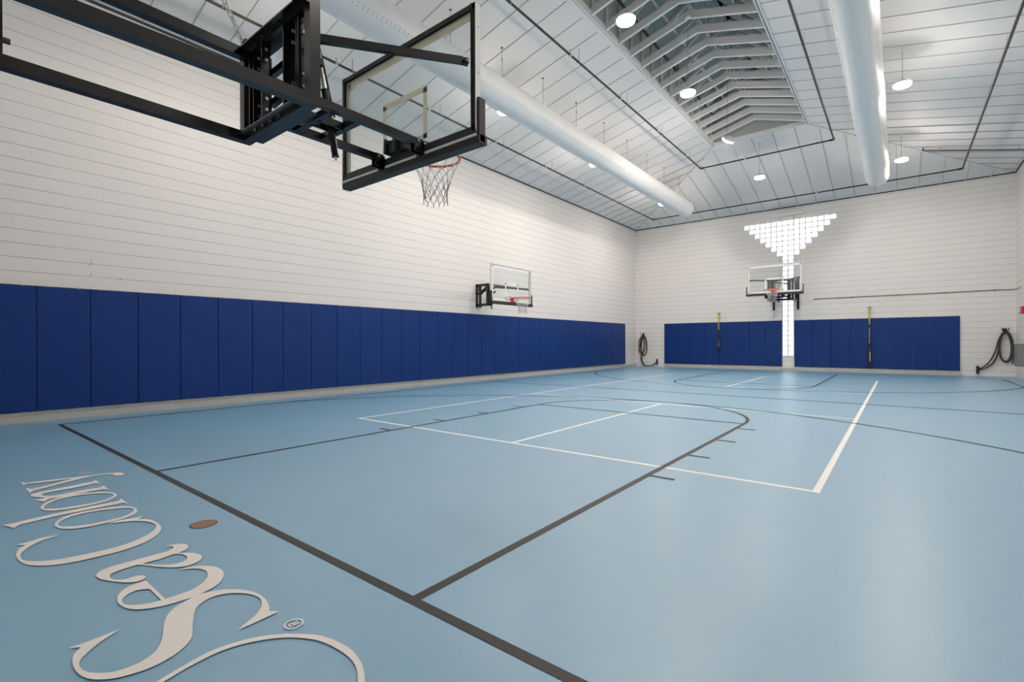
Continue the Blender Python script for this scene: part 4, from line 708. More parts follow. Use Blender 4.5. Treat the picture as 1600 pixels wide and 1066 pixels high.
for xs, side in ((2.87, 'left'), (10.03, 'right')):
    for y, lab in ((18.26, 'nearest the far wall'), (12.93, 'second from the far wall'), (8.68, 'third from the far wall'), (3.67, 'nearest the camera end')):
        lamp(xs, y, 'round white pendant light beside the %s duct, %s' % (side, lab))
lamp(6.45, 17.31, 'round pendant light hung from the far ceiling slope above the glass block window')
lamp(6.45, 13.55, 'tilted round pendant light at the far end of the skylight', math.radians(48), 8.08)
lamp(6.45, 10.49, 'round pendant light under the skylight, in the middle of its row', 0, 8.08)
lamp(6.45, 7.48, 'round pendant light under the skylight at the top of the photo', 0, 8.08)

# ================================================================ SPRINKLER PIPES
def pipe_loop(x0, x1, y1, dz, label, spacing, yoff):
    y0 = YN + (YB - y1)
    t = thing('sprinkler_pipe', label, 'sprinkler pipe', (x0, y1, dz))
    z = dz
    b = MB()
    b.tube([(x0, y0, z), (x0, y1, z)], 0.024, 10); b.tube([(x0, y1, z), (x1, y1, z)], 0.024, 10); b.tube([(x1, y1, z), (x1, y0, z)], 0.024, 10)
    b.tube([(x1, y0, z), (x0, y0, z)], 0.024, 10)
    part(b, 'pipe', M_PIPE, t)
    for c in ((x0, y1), (x1, y1)):
        b = MB(); sx = 1 if c[0] == x0 else -1
        b.tube([(c[0], y1 - 0.10, z), (c[0], y1 - 0.02, z), (c[0] + sx * 0.02, y1, z), (c[0] + sx * 0.10, y1, z)], 0.034, 12); part(b, 'elbow', M_PIPE, t)
    pts = []
    y = y1 - yoff
    while y > y0 + 0.3: pts += [(x0, y), (x1, y)]; y -= spacing
    x = x0 + 1.1
    while x < x1 - 0.3: pts.append((x, y1)); x += spacing
    for i, (x, y) in enumerate(pts):
        zt = zc(x, y)
        b = MB(); b.bar((x, y, z + 0.02), (x + 0.015, y, zt), 0.012, 0.004)
        b.tube([(x, y - 0.012, z), (x, y + 0.012, z)], 0.029, 10)
        part(b, 'hanger', M_STEEL, t)
        if i % 2 == 0:
            ox, oy = (0, 0.35) if y != y1 else (0.35, 0)
            b = MB(); b.tube([(x + ox, y - oy, z + 0.02), (x + ox, y - oy, z + 0.10)], 0.010, 8); b.disc((x + ox, y - oy, z + 0.10), (0, 0, 1), 0.022, 0.006, 12)
            b.tube([(x + ox - (0.03 if ox else 0), y - oy - (0.03 if oy else 0), z), (x + ox + (0.03 if ox else 0), y - oy + (0.03 if oy else 0), z)], 0.034, 10)
            part(b, 'sprinkler_head', M_CHROME, t)
pipe_loop(4.475, 8.425, 17.70, 7.29, 'black sprinkler pipe loop around the skylight opening', 2.4, 1.2)
pipe_loop(1.35, 11.55, 21.0, 6.62, 'black sprinkler pipe loop running near the walls', 2.4, 0.9)
t = thing('sprinkler_pipe', 'short black sprinkler branch pipe near the right wall at the far end', 'sprinkler pipe', (10.5, 19.3, 6.85))
def run(b, pts, r): b.tube(pts, r, 10)
ex, ey = 10.55, 19.5
b = MB(); b.tube([(ex, ey, 7.06), (ex, ey, 6.98), (ex + 0.03, ey, 6.965), (12.88, ey, 6.43)], 0.018, 10); part(b, 'pipe', M_PIPE, t)
for x in (10.95, 12.6):
    zz = 6.965 - (x - ex) * 0.2296
    b = MB(); b.tube([(x, ey, zz), (x, ey, zc(x, ey))], 0.005, 6); b.tube([(x - 0.012, ey, zz), (x + 0.012, ey, zz)], 0.023, 10); part(b, 'hanger', M_STEEL, t)
t.location = (ex, ey, 6.98)
for c in t.children: c.location = Vector((0, 0, 0)) + (Vector((10.5, 19.3, 6.85)) - t.location)
t = thing('sprinkler_pipe', 'black and brown sprinkler pipe threaded above the trusses at the left of the skylight', 'sprinkler pipe', (5.3, 16.3, 8.42))
b = MB(); b.tube([(5.3, 5.2, 8.42), (5.3, 12.9, 8.42)], 0.032, 10); b.tube([(5.3, 13.3, 8.42), (5.3, 16.4, 8.42)], 0.028, 10); part(b, 'pipe', M_PIPE, t)
b = MB(); b.tube([(5.3, 12.9, 8.42), (5.3, 13.3, 8.42)], 0.045, 10); b.tube([(5.3, 10.25, 8.42), (5.3, 10.45, 8.42)], 0.042, 10)
b.tube([(5.3, 10.33, 8.42), (5.15, 10.33, 8.36)], 0.028, 10); b.tube([(5.3, 13.1, 8.42), (5.3, 13.1, 8.62)], 0.02, 8); part(b, 'fitting', M_PIPER, t, 'brown pipe fitting')
for y in (8.2, 11.5, 14.6):
    b = MB(); b.tube([(5.3, y, 8.42), (5.3, y, 8.9)], 0.006, 6); part(b, 'hanger', M_STEEL, t)

# ================================================================ BASKETBALL HOOPS
def hoop(T, label, P, origin):
    """P: vf front of wall frame, vb board back plane, z board bottom etc. built from the wall (v=0) outwards"""
    t = thing('basketball_hoop', label, 'basketball hoop', origin, 'basketball hoops')
    def end(b, name, m, parent=None, lab=None):
        b.v = [tuple(T(*p)) for p in b.v]
        if parent is None: return part(b, name, m, t, lab)
        return subpart(b, name, m, t, parent, lab)
    vb = P['vb']; zb = P['zb']; hw = 0.905; hb = P.get('hb', 1.03); z1 = zb + 0.05
    zt = z1 + hb
    # --- backboard
    f = MB(); d = 0.045
    f.box(-hw, hw, vb - 0.012, vb, z1 - 0.03, z1 + 0.03); f.box(-hw, hw, vb - 0.012, vb, zt - 0.045, zt)
    f.box(-hw, -hw + 0.042, vb - 0.012, vb, z1, zt); f.box(hw - 0.042, hw, vb - 0.012, vb, z1, zt)
    # inner returns of the channel, facing the glass
    f.box(-hw + 0.030, -hw + 0.042, vb - 0.02, vb + 0.004, z1, zt); f.box(hw - 0.042, hw - 0.030, vb - 0.02, vb + 0.004, z1, zt)
    f.box(-hw + .03, hw - .03, vb - 0.02, vb + 0.004, zt - 0.045, zt - 0.033)
    fr = end(f, 'board_frame', P['framem'])
    e = MB()
    e.box(-hw - 0.003, -hw, vb - 0.012, vb + d, z1, zt + 0.003); e.box(hw, hw + 0.003, vb - 0.012, vb + d, z1, zt + 0.003)
    e.box(-hw - 0.003, hw + 0.003, vb - 0.012, vb + d, zt, zt + 0.003)
    e.box(-hw, hw, vb + d - 0.008, vb + d, z1 - 0.01, z1 + 0.012)
    e.box(-hw - 0.003, hw + 0.003, vb - 0.010, vb + 0.003, z1 - 0.048, z1 - 0.0305)
    # front lips
    e.box(-hw, -hw + 0.02, vb + d - 0.004, vb + d, z1, zt); e.box(hw - 0.02, hw, vb + d - 0.004, vb + d, z1, zt); e.box(-hw, hw, vb + d - 0.004, vb + d, zt - 0.02, zt)
    end(e, 'frame_edge', M_ALU, fr, 'white aluminium edge of the board frame')
    s = MB()
    for q in (0.12, 0.45, 0.80): s.disc((hw + 0.003, vb + 0.02, z1 + q), (1, 0, 0), 0.006, 0.002, 8); s.disc((-hw - 0.003, vb + 0.02, z1 + q), (-1, 0, 0), 0.006, 0.002, 8)
    end(s, 'rivet', M_STEEL, fr)
    g = MB(); g.box(-hw + 0.01, hw - 0.01, vb + 0.018, vb + 0.030, z1, zt - 0.005); gl = end(g, 'backboard', M_GLASS)
    p = MB(); q0, q1 = vb + 0.0305, vb + 0.0315
    bw = 0.05; gx = hw - 0.042
    zi0 = zb + P['sq0']; sw = 0.305
    p.box(-gx, gx, q0, q1, zt - 0.045 - bw, zt - 0.03); p.box(-gx, -gx + bw * 0.7, q0, q1, z1, zt - .045); p.box(gx - bw * 0.7, gx, q0, q1, z1, zt - .045); p.box(-gx, gx, q0, q1, z1, z1 + 0.045)
    p.box(-sw, sw, q0, q1, zi0 + 0.40, zi0 + 0.455); p.box(-sw, sw, q0, q1, zi0, zi0 + 0.045); p.box(-sw, -sw + 0.05, q0, q1, zi0, zi0 + 0.44); p.box(sw - 0.05, sw, q0, q1, zi0, zi0 + 0.44)
    end(p, 'board_marking', P['markm'], gl, 'painted border and target square')
    # --- edge padding
    c = MB(); ho = hw + 0.030
    c.cbox(-ho, ho, vb + 0.004, vb + 0.095, zb - 0.055, zb + 0.020, 0.008)
    c.cbox(-ho, -hw - 0.004, vb + 0.0, vb + 0.075, zb - 0.05, zb + 0.30, 0.008); c.cbox(hw + 0.004, ho, vb + 0.0, vb + 0.075, zb - 0.05, zb + 0.30, 0.008)
    pd = end(c, 'edge_padding', M_PAD)
    c = MB()
    for u in (-0.75, -0.4, -0.22, 0.1, 0.32, 0.62): c.disc((u, vb + 0.02, zb - 0.0545), (0, 0, -1), 0.009, 0.002, 10)
    c.disc((ho, vb + 0.02, zb + 0.25), (1, 0, 0), 0.009, 0.002, 10); c.disc((-ho, vb + 0.02, zb + 0.25), (-1, 0, 0), 0.009, 0.002, 10)
    end(c, 'screw_hole', M_TRIMD, pd)
    # --- rim and net
    zr = P['zr']; vc = vb + 0.03 + 0.15 + 0.23
    r = MB(); n = 40
    r.tube([(0.229 * math.cos(2 * math.pi * i / n), vc + 0.229 * math.sin(2 * math.pi * i / n), zr) for i in range(n)], 0.0115, 8, closed=True)
    r.box(-0.07, 0.07, vb + 0.034, vb + 0.046, zr - 0.14, zr + 0.03)
    r.add([(-0.07, vb + .046, zr + .01), (0.07, vb + .046, zr + .01), (0.10, vc - 0.20, zr + .005), (-0.10, vc - 0.20, zr + .005), (-0.07, vb + .046, zr - .002), (0.07, vb + .046, zr - .002), (0.10, vc - 0.20, zr - .007), (-0.10, vc - 0.20, zr - .007)],
          [(0, 1, 2, 3), (4, 5, 6, 7), (0, 1, 5, 4), (1, 2, 6, 5), (2, 3, 7, 6), (3, 0, 4, 7)])
    for sx in (-1, 1): r.bar((sx * 0.05, vb + .04, zr - 0.12), (sx * 0.085, vc - 0.205, zr - 0.01), 0.012, 0.03)
    rm = end(r, 'rim', M_RIM)
    h = MB()
    for i in range(12):
        a = 2 * math.pi * i / 12
        if math.sin(a) < -0.75: continue
        c0 = Vector((0.229 * math.cos(a), vc + 0.229 * math.sin(a), zr - 0.012)); tn = Vector((-math.sin(a), math.cos(a), 0)) * 0.018
        h.tube([c0 - tn + Vector((0, 0, 0.004)), c0 - tn * .6 + Vector((0, 0, -.012)), c0 + tn * .6 + Vector((0, 0, -.012)), c0 + tn + Vector((0, 0, 0.004))], 0.003, 6)
    end(h, 'net_hook', M_RIM, rm)
    nb = MB(); nb2 = MB(); rs_ = [(0.226, 0.0), (0.200, -0.075), (0.165, -0.15), (0.138, -0.215), (0.122, -0.28), (0.114, -0.345), (0.116, -0.40)]
    N_ = 12
    rr = random.Random(3)
    def np_(i, l):
        a = 2 * math.pi * (i + 0.5 * (l % 2)) / N_; q, z = rs_[l]
        j = 0.006
        return Vector((q * math.cos(a) + rr.uniform(-j, j), vc + q * math.sin(a) + rr.uniform(-j, j), zr - 0.012 + z + rr.uniform(-j, j)))
    PT = [[np_(i, l) for i in range(N_)] for l in range(len(rs_))]
    for l in range(len(rs_) - 1):
        for i in range(N_):
            B_ = nb if l < 3 else nb2
            i2 = (i + 1) % N_ if l % 2 else (i - 1) % N_
            for k in (i, i2):
                p0, p1 = PT[l][i], PT[l + 1][k]
                mid = (p0 + p1) / 2 + Vector((0, 0, -0.006))
                B_.tube([p0, mid, p1], 0.0032, 5, caps=False)
    for l in (3, 5):
        for i in range(N_): B_ = nb2; B_.tube([PT[l][i] + Vector((0, 0, .008)), PT[l][i] - Vector((0, 0, .008))], 0.006, 6)
    for i in range(N_): nb2.tube([PT[-1][i], PT[-1][i] + Vector((rr.uniform(-.01, .01), rr.uniform(-.01, .01), -0.03))], 0.004, 5)
    end(nb, 'net', M_NET); end(nb2, 'net_skirt', M_NETD, None, 'darker lower half of the net')
    # rim mounting block behind the glass
    k = MB()
    k.box(-0.12, 0.10, vb - 0.06, vb + 0.017, zr - 0.07, zr + 0.035); k.box(-0.135, -0.115, vb - 0.09, vb + 0.0, zr - 0.08, zr + 0.05); k.box(0.0, 0.03, vb - 0.10, vb, zr - 0.08, zr + 0.06)
    for u in (-0.09, -0.05, 0.06): k.disc((u, vb - 0.06, zr + 0.02), (0, -1, 0), 0.010, 0.015, 8)
    mb_ = end(k, 'rim_mount', M_BLACKM)
    k = MB(); k.box(0.035, 0.075, vb - 0.052, vb + 0.016, zr - 0.05, zr + 0.05)
    end(k, 'mount_shield', M_RIM, mb_, 'orange side of the rim mount')
    return t, end

def mast(end, P, cyl=True, chain=True, strut=(-1, 1)):
    """wall frame of square tube, front plates, two lower arms, struts and the height actuator"""
    vf, vb, z0, z1 = P['vf'], P['vb'], P['fz0'], P['fz1']; tw = 0.072; u = P['fu']; m = M_BLACK
    zr = P['za']
    def bars(name, L, w_=tw, h_=tw, mm=None):
        for a, c in L:
            b = MB(); b.bar(a, c, w_, h_); end(b, name, mm or m)
    h = tw / 2
    sag = P.get('sag', 0.0)
    bars('rail', [((s * (u - h), 0.03, z - (sag if s > 0 and z < z0 + 0.1 else 0)), (s * (u - h), vf - tw, z - (0.010 if sag and s > 0 and z < z0 + 0.1 else 0))) for s in (-1, 1) for z in (z0 + h, z1 - h)])
    for s in (-1, 1):
        b = MB(); b.bar((s * (u - h), vf - h, z0), (s * (u - h), vf - h, z1), tw, tw, (0, 1, 0)); end(b, 'front_post', m)
        if not P.get('one'):
            b = MB(); b.bar((s * (u - h), P['vr'], z0 + 0.001), (s * (u - h), P['vr'], z1 - 0.001), tw * 0.97, tw * 0.97, (0, 1, 0)); end(b, 'rear_post', m)
        else:
            b = MB(); b.bar((s * (u - h), 0.05, z1 - 0.30), (s * (u - h), vf - 0.05, z1 - 0.08), 0.035, 0.04); end(b, 'diagonal_brace', m)
        b = MB(); b.box(s * u - 0.05 if s > 0 else -u - 0.03, s * u + 0.03 if s > 0 else -u + 0.05, 0, 0.028, z0 - P['wl'], z1 + P.get('wt', 0.12)); end(b, 'wall_post', m)
    for z in (z0, z1):
        b = MB(); zz = z + h if z == z0 else z - h
        b.bar((-u + tw, vf - h, zz), (u - tw, vf - h, zz), tw * 0.98, tw * 0.98)
        cb = end(b, 'cross_beam', m)
        # angle plate with its bolts on the near face
        a = MB(); a.box(-u + 0.06, u - 0.06, vf - tw - 0.05, vf - tw, zz - 0.006, zz + 0.006); a.box(-u + 0.10, u - 0.14, vf - 0.001, vf + 0.055, zz - 0.03, zz - 0.022)
        pl = end(a, 'angle_plate', m)
        k = MB()
        for q in (-0.24, -0.12, 0.0, 0.12):
            k.disc((q, vf - tw - 0.012, zz + 0.012), (0, 0, 1), 0.011, 0.014, 6); k.tube([(q, vf - tw - 0.012, zz - 0.02), (q, vf - tw - 0.012, zz + 0.04)], 0.006, 6)
        end(k, 'bolt', M_CHROME if z == z0 else M_BLACKM, pl)
    ua0 = P['ua']
    for s in (-1, 1):
        b = MB(); x = s * (u - P.get('co', 0.255))
        cw = P.get('cw', 0.105); b.box(x - cw, x + cw, vf - 0.016, vf - 0.008, z0 + tw, z1 - tw); b.box(x - cw, x - cw + 0.012, vf - 0.07, vf - 0.008, z0 + tw, z1 - tw); b.box(x + cw - 0.012, x + cw, vf - 0.07, vf - 0.008, z0 + tw, z1 - tw); b.box(x + s * (cw - 0.05) - .005, x + s * (cw - 0.05) + .005, vf - 0.06, vf - 0.008, z0 + tw, z1 - tw)
        ch = end(b, 'mast_channel', m)
        k = MB()
        for q in (0.16, 0.24, 0.52, 0.60): k.disc((x - 0.05, vf - 0.032, z0 + q), (0, 1, 0), 0.012, 0.016, 6); k.disc((x + P.get('cw', 0.105), vf - 0.04, z0 + q), (1, 0, 0), 0.012, 0.014, 6)
        end(k, 'bolt', M_CHROME, ch)
        k = MB(); k.disc((x + 0.03, vf - 0.034, z0 + 0.14), (0, 1, 0), 0.014, 0.018, 6); k.disc((x + 0.03, vf - 0.034, z1 - 0.16), (0, 1, 0), 0.014, 0.018, 6)
        end(k, 'brass_nut', M_BRASS, ch, 'brass nut')
        b = MB(); b.box(s * ua0 - 0.016, s * ua0 + 0.016, vf + 0.001, vf + 0.05, z0 + 0.02, z1 - 0.10); end(b, 'slide_bar', m)
    # lower arms and ladder pieces
    ua = P['ua']; za = P['za']; at = 0.056
    for s in (-1, 1):
        b = MB(); b.bar((s * ua, vf + 0.02, za), (s * ua, vb - 0.06, za), at, at); ar = end(b, 'lower_arm', m)
        b = MB(); b.box(s * ua - 0.03, s * ua - 0.022, vb - 0.10, vb - 0.012, za - 0.085, za + 0.03); b.box(s * ua + 0.022, s * ua + 0.03, vb - 0.10, vb - 0.012, za - 0.085, za + 0.03)
        b.box(s * ua - 0.05, s * ua + 0.05, vb - 0.022, vb - 0.012, za - 0.10, za + 0.01)
        br = end(b, 'arm_bracket', m, ar)
        b = MB(); b.tube([(s * ua - 0.045, vb - 0.07, za + 0.005), (s * ua + 0.045, vb - 0.07, za + 0.005)], 0.009, 8)
        end(b, 'pivot_bolt', M_CHROME, ar)
    va, vc_ = vf + 0.25, vf + 0.47
    bars('arm_brace', [((-ua + .028, va, za), (ua - .028, va, za)), ((-ua + .028, vc_, za), (ua - .028, vc_, za))], 0.05, 0.05)
    b = MB(); b.box(-0.06, -0.045, va, vc_, za - 0.03, za + 0.03); b.box(0.045, 0.06, va, vc_, za - 0.03, za + 0.03); end(b, 'actuator_cradle', m)
    # upper arms behind the posts
    for s in strut:
        zs = P['zs']
        b = MB(); b.bar((s * P['su'], vf + 0.02, zs[0]), (s * 0.80, vb - 0.05, zs[1]), 0.042, 0.050)
        st = end(b, 'upper_strut', m)
        b = MB(); b.bar((s * 0.79, vb - 0.06, zs[1]), (s * 0.835, vb - 0.014, zs[1] - 0.012), 0.035, 0.05); b.disc((s * 0.83 , vb - 0.045, zs[1] - 0.015), (1, 0, 0), 0.024, 0.02, 12)
        end(b, 'strut_bracket', m, st)
        b = MB(); b.disc((s * 0.832, vb - 0.045, zs[1] - 0.015), (s, 0, 0), 0.012, 0.03, 8); end(b, 'pivot_bolt', M_CHROME, st)
    bars('parallel_link', [((-u + 0.20, vf + 0.07, z1 - 0.20), (u - 0.20, vf + 0.12, z1 - 0.12)), ((-u + 0.22, vf + 0.07, z0 + 0.28), (u - 0.20, vf + 0.12, z0 + 0.42))], 0.04, 0.05)
    if cyl:
        top = Vector(P['ct']); bot = Vector(P['cb']); dr = bot - top
        b = MB(); b.tube([top, top + dr * 0.42], 0.016, 12); end(b, 'actuator_rod', M_CHROME)
        b = MB(); b.tube([top + dr * 0.38, top + dr * 0.395, top + dr * 0.96, top + dr * 0.97], 0.03, 16, rs=[0.032, 0.027, 0.027, 0.031]); ab = end(b, 'actuator_cylinder', m)
        b = MB(); b.tube([top + dr * 0.97, top + dr], 0.010, 8); end(b, 'actuator_tip', M_CHROME, ab)
        b = MB(); o_ = Vector((0.0, 0.05, 0)); b.tube([top + Vector((0, 0.02, -0.02)), top + dr * 0.60 + o_], 0.008, 8); end(b, 'guide_rod', m)
        b = MB(); b.box(-0.02, 0.02, vf, top.y, top.z - 0.02, top.z + 0.02); b.disc((-0.03, top.y, top.z), (1, 0, 0), 0.012, 0.06, 8); end(b, 'actuator_mount', m)
# near hoop, right above the camera
PN = dict(vf=2.0, vb=3.075, zb=2.752, hb=0.985, sq0=0.155, zr=2.915, framem=M_BLACKM, markm=M_CREAM, fz0=2.695, fz1=3.405, fu=0.515, wl=0.3,
          za=2.845, ua=0.270, zs=(3.175, 3.35), su=0.44, vr=0.612, sag=0.062, ct=(0, 2.275, 3.42), cb=(0, 2.43, 2.585))
TN = lambda u, v, z: (6.5 + u, YN + v, z)
t, end = hoop(TN, 'large black framed glass backboard and hoop reaching in overhead at the upper left', PN, (6.5, YN, 2.7))
mast(end, PN, strut=(1,))
# chain from the upper left rail to the ceiling
b = MB(); c0 = Vector((-0.45, 1.93, 3.50)); c1 = Vector((-0.45 , 1.93 - 1.05 * 1.25, 3.50 + 2.2 * 1.25))
b.box(-0.50, -0.42, 1.93, 1.942, 3.40, 3.47); end(b, 'chain_lug', M_BLACKM)
ZT = zc(6.05, 0.5)
c0 = Vector((-0.46, 1.925, 3.455)); dv = Vector((0, -0.144, 0.273)).normalized()
L_ = 0.046; b = MB(); i = 0; p = c0.copy()
while p.y > 0.15:
    side = Vector((1, 0, 0)) if i % 2 else dv.cross(Vector((1, 0, 0))).normalized()
    pts = []
    for k in range(12):
        a = 2 * math.pi * k / 12; pts.append(p + dv * (L_ * 0.62 * math.cos(a)) + side * (0.016 * math.sin(a)))
    b.tube(pts, 0.006, 6, closed=True); p = p + dv * L_; i += 1
end(b, 'chain', M_CHROME)
b = MB(); b.tube([(-0.515 + .036, 0.612, 2.86), (-0.515 + .036, 0.68, 2.86)], 0.018, 8); end(b, 'frame_bolt', M_PIPER, None, 'rusty bolt head')

# far hoop in front of the glass blocks
PF = dict(vf=1.15, vb=2.33, zb=2.90, hb=1.03, sq0=0.12, zr=3.03, framem=M_ALU, markm=M_BWHITE, fz0=2.73, fz1=3.55, fu=0.44, cw=0.06, co=0.15, wl=0.30,
          za=2.84, ua=0.270, zs=(3.50, 3.45), su=0.15, vr=0.30, ct=(0, 1.40, 3.5), cb=(0, 1.50, 2.6))
TF = lambda u, v, z: (6.40 - u, YB - v, z)
t, end = hoop(TF, 'glass backboard and hoop in front of the glass block window on the far wall', PF, (6.4, YB, 2.8))
mast(end, PF)
b = MB(); b.tube([(-0.0, 1.32, 3.55), (0.18, 0.05, 6.20)], 0.006, 6); b.tube([(-0.25, 1.1, 3.56), (-0.3, 0.05, 6.22)], 0.006, 6); end(b, 'hoist_cable', M_STEEL)
# side hoop on the left wall
PS = dict(cw=0.02, co=0.04, vf=0.46, vb=1.27, zb=2.26, hb=1.00, sq0=0.12, zr=2.40, framem=M_ALU, markm=M_BWHITE, fz0=2.24, fz1=2.90, fu=0.085, wl=0.03, wt=0.0, one=True,
          za=2.32, ua=0.05, zs=(2.80, 2.74), su=0.15, vr=0.06, ct=(0, 0.62, 2.8), cb=(0, 0.85, 2.15))
TS = lambda u, v, z: (v, 10.92 - u, z)
t, end = hoop(TS, 'small glass backboard and hoop fixed on the left wall above the pads', PS, (0, 10.93, 2.3))
mast(end, PS, cyl=False)
b = MB(); b.box(-0.86, 0.86, 1.245, 1.262, 2.70, 2.745); end(b, 'board_bar', M_BLACKM)
b = MB(); b.bar((0.8, 1.2, 2.30), (0.86, 1.28, 2.10), 0.03, 0.03); b.disc((0.86, 1.28, 2.06), (0, 0, 1), 0.02, 0.04, 8); end(b, 'height_handle', M_BLACKM)

# ================================================================ FAR WALL EQUIPMENT
def strap(x, ztop, zbot, label, full):
    y = YB - 0.13
    t = thing('suspension_trainer', label, 'exercise strap', (x, y, ztop), 'suspension trainers on the far wall')
    b = MB(); b.tube([(x + 0.045 * math.cos(a * math.pi / 8), y + 0.02, ztop + 0.045 * math.sin(a * math.pi / 8)) for a in range(16)], 0.010, 6, closed=True)
    b.box(x - 0.03, x + 0.03, YB - 0.13, YB, ztop - 0.03, ztop + 0.03); part(b, 'anchor_ring', M_STEEL, t)
    za = ztop - (0.62 if full else 0.70)
    b = MB()
    for s in (-1, 1):
        b.add([(x + s * 0.012 - 0.016, y, ztop + 0.01), (x + s * 0.012 + 0.016, y, ztop + 0.01), (x + s * 0.004 + 0.014, y - 0.004, za), (x + s * 0.004 - 0.014, y - 0.004, za),
               (x + s * 0.012 - 0.016, y - .006, ztop + 0.01), (x + s * 0.012 + 0.016, y - .006, ztop + 0.01), (x + s * 0.004 + 0.014, y - 0.010, za), (x + s * 0.004 - 0.014, y - 0.010, za)],
              [(0, 1, 2, 3), (4, 5, 6, 7), (0, 1, 5, 4), (1, 2, 6, 5), (2, 3, 7, 6), (3, 0, 4, 7)])
    part(b, 'upper_strap', M_YEL, t, 'yellow upper strap')
    b = MB(); b.cbox(x - 0.022, x + 0.022, y - 0.02, y + 0.005, za - 0.10, za + 0.01, 0.006); part(b, 'buckle', M_BLACKM, t)
    zh = zbot + 0.10
    b = MB()
    b.bar((x, y - 0.008, za - 0.08), (x - 0.005, y - 0.008, za - 0.68 if full else za - 0.30), 0.03, 0.012, (0, 1, 0)); part(b, 'strap_sleeve', M_GREYW if full else M_BLACKM, t, 'grey webbing' if full else None)
    b = MB(); zk = za - 0.98 if full else za - 0.48
    for s in (-1, 1):
        b.tube([(x + s * 0.01, y, za - 0.35), (x + s * 0.05, y - 0.01, (za + zk) / 2 - 0.18), (x + s * 0.035, y, zk), (x + s * 0.06, y, zh)], 0.012, 8)
    b.cbox(x - 0.05, x + 0.045, y - 0.035, y + 0.02, zk - 0.02, zk + 0.12, 0.015); part(b, 'lower_strap', M_BLACKM, t)
    b = MB(); b.bar((x + 0.01, y - 0.03, zk + 0.02), (x + 0.015, y - 0.03, zh + 0.12), 0.03 if full else 0.012, 0.01, (0, 1, 0)); part(b, 'strap_accent', M_YEL, t, 'yellow webbing')
    for s in (-1, 1):
        b = MB()
        b.tube([(x - 0.075, y - 0.02 * s, zh - 0.02), (x + 0.075, y - 0.02 * s, zh - 0.02)], 0.018, 10)
        b.tube([(x - 0.07, y - 0.02 * s, zh - 0.02), (x, y, zh + 0.13), (x + 0.07, y - 0.02 * s, zh - 0.02)], 0.007, 6)
        b.tube([(x - 0.07, y - 0.02 * s, zh - 0.02), (x, y - .02 * s, zh - 0.09), (x + 0.07, y - 0.02 * s, zh - 0.02)], 0.009, 6)
        part(b, 'handle', M_BLACKM, t)
strap(3.85, 2.36, 0.72, 'shorter yellow and black suspension strap hanging on the far wall left of the glass blocks', False)
strap(9.12, 2.38, 0.19, 'long yellow and black suspension strap hanging on the far wall right of the glass blocks', True)

def rope_thing(label, hook, strands, anchor):
    t = thing('battle_rope', label, 'exercise rope', (hook[0], YB, hook[1]), 'battle ropes')
    for pts in strands:
        P3 = [Vector((p[0], YB - p[2], p[1])) for p in pts]
        # Catmull-Rom through the points
        out = []
        for i in range(len(P3) - 1):
            a, b_, c, d = P3[max(i - 1, 0)], P3[i], P3[i + 1], P3[min(i + 2, len(P3) - 1)]
            for k in range(6):
                q = k / 6
                out.append(0.5 * ((2 * b_) + (c - a) * q + (2 * a - 5 * b_ + 4 * c - d) * q * q + (3 * b_ - a - 3 * c + d) * q ** 3))
        out.append(P3[-1])
        bb = MB(); bb.tube(out, 0.021, 8); part(bb, 'rope', M_ROPE, t)
    return t
def rope_hook(x, z, label):
    t = thing('rope_hook', label, 'wall hook', (x, YB, z), 'rope hooks')
    b = MB(); b.box(x - 0.05, x + 0.05, YB - 0.012, YB, z - 0.12, z + 0.06); part(b, 'plate', M_BLACKM, t)
    for s in (-1, 1):
        b = MB(); b.tube([(x + s * 0.03, YB - 0.01, z - 0.02), (x + s * 0.05, YB - 0.12, z - 0.02), (x + s * 0.07, YB - 0.15, z + 0.0), (x + s * 0.075, YB - 0.15, z + 0.07)], 0.013, 8); part(b, 'prong', M_BLACKM, t)
def rope_anchor(x, z, label):
    t = thing('rope_anchor', label, 'wall anchor', (x, YB, z), 'rope anchors')
    b = MB(); b.cbox(x - 0.035, x + 0.035, YB - 0.05, YB, z - 0.13, z + 0.13, 0.01); part(b, 'plate', M_BLACKM, t)
    b = MB(); b.tube([(x + 0.05 * math.cos(a * math.pi / 8) * 0 , YB - 0.07 + 0.035 * math.cos(a * math.pi / 8), z + 0.035 * math.sin(a * math.pi / 8)) for a in range(16)], 0.010, 6, closed=True); part(b, 'ring', M_BLACKM, t)
hx, hz = 12.64, 1.42
rope_hook(hx, hz + 0.08, 'black wall hook holding the rope coil at the right end of the far wall')
def loop(cx, cz, rx, z0, z1, d0, ph=0):
    pts = []
    for k in range(13):
        a = math.pi / 2 + 2 * math.pi * k / 12
        zz = (z0 + z1) / 2 + (z1 - z0) / 2 * math.sin(a)
        w_ = rx * (0.86 + 0.14 * -math.sin(a))
        pts.append((cx + w_ * math.cos(a), zz, d0 + 0.012 * k / 12))
    return pts
rope_thing('brown battle rope coiled on its hook near the right corner of the far wall', (hx, hz),
           [loop(hx + 0.01, 1, 0.150, 0.50, 1.43, 0.05), loop(hx + 0.02, 1, 0.185, 0.47, 1.46, 0.085), loop(hx + 0.015, 1, 0.165, 0.49, 1.45, 0.12),
            [(hx - 0.06, 1.42, 0.11), (hx - 0.15, 1.20, 0.11), (hx - 0.22, 0.86, 0.10), (hx - 0.34, 0.52, 0.09), (hx - 0.50, 0.31, 0.08), (12.03, 0.24, 0.07)],
            [(hx - 0.03, 1.42, 0.07), (hx - 0.12, 1.15, 0.07), (hx - 0.17, 0.76, 0.07), (hx - 0.28, 0.45, 0.07), (hx - 0.44, 0.28, 0.06), (12.03, 0.20, 0.05)],
            [(hx + 0.19, 0.80, 0.14), (hx + 0.18, 0.60, 0.14), (hx + 0.15, 0.42, 0.14)]], None)
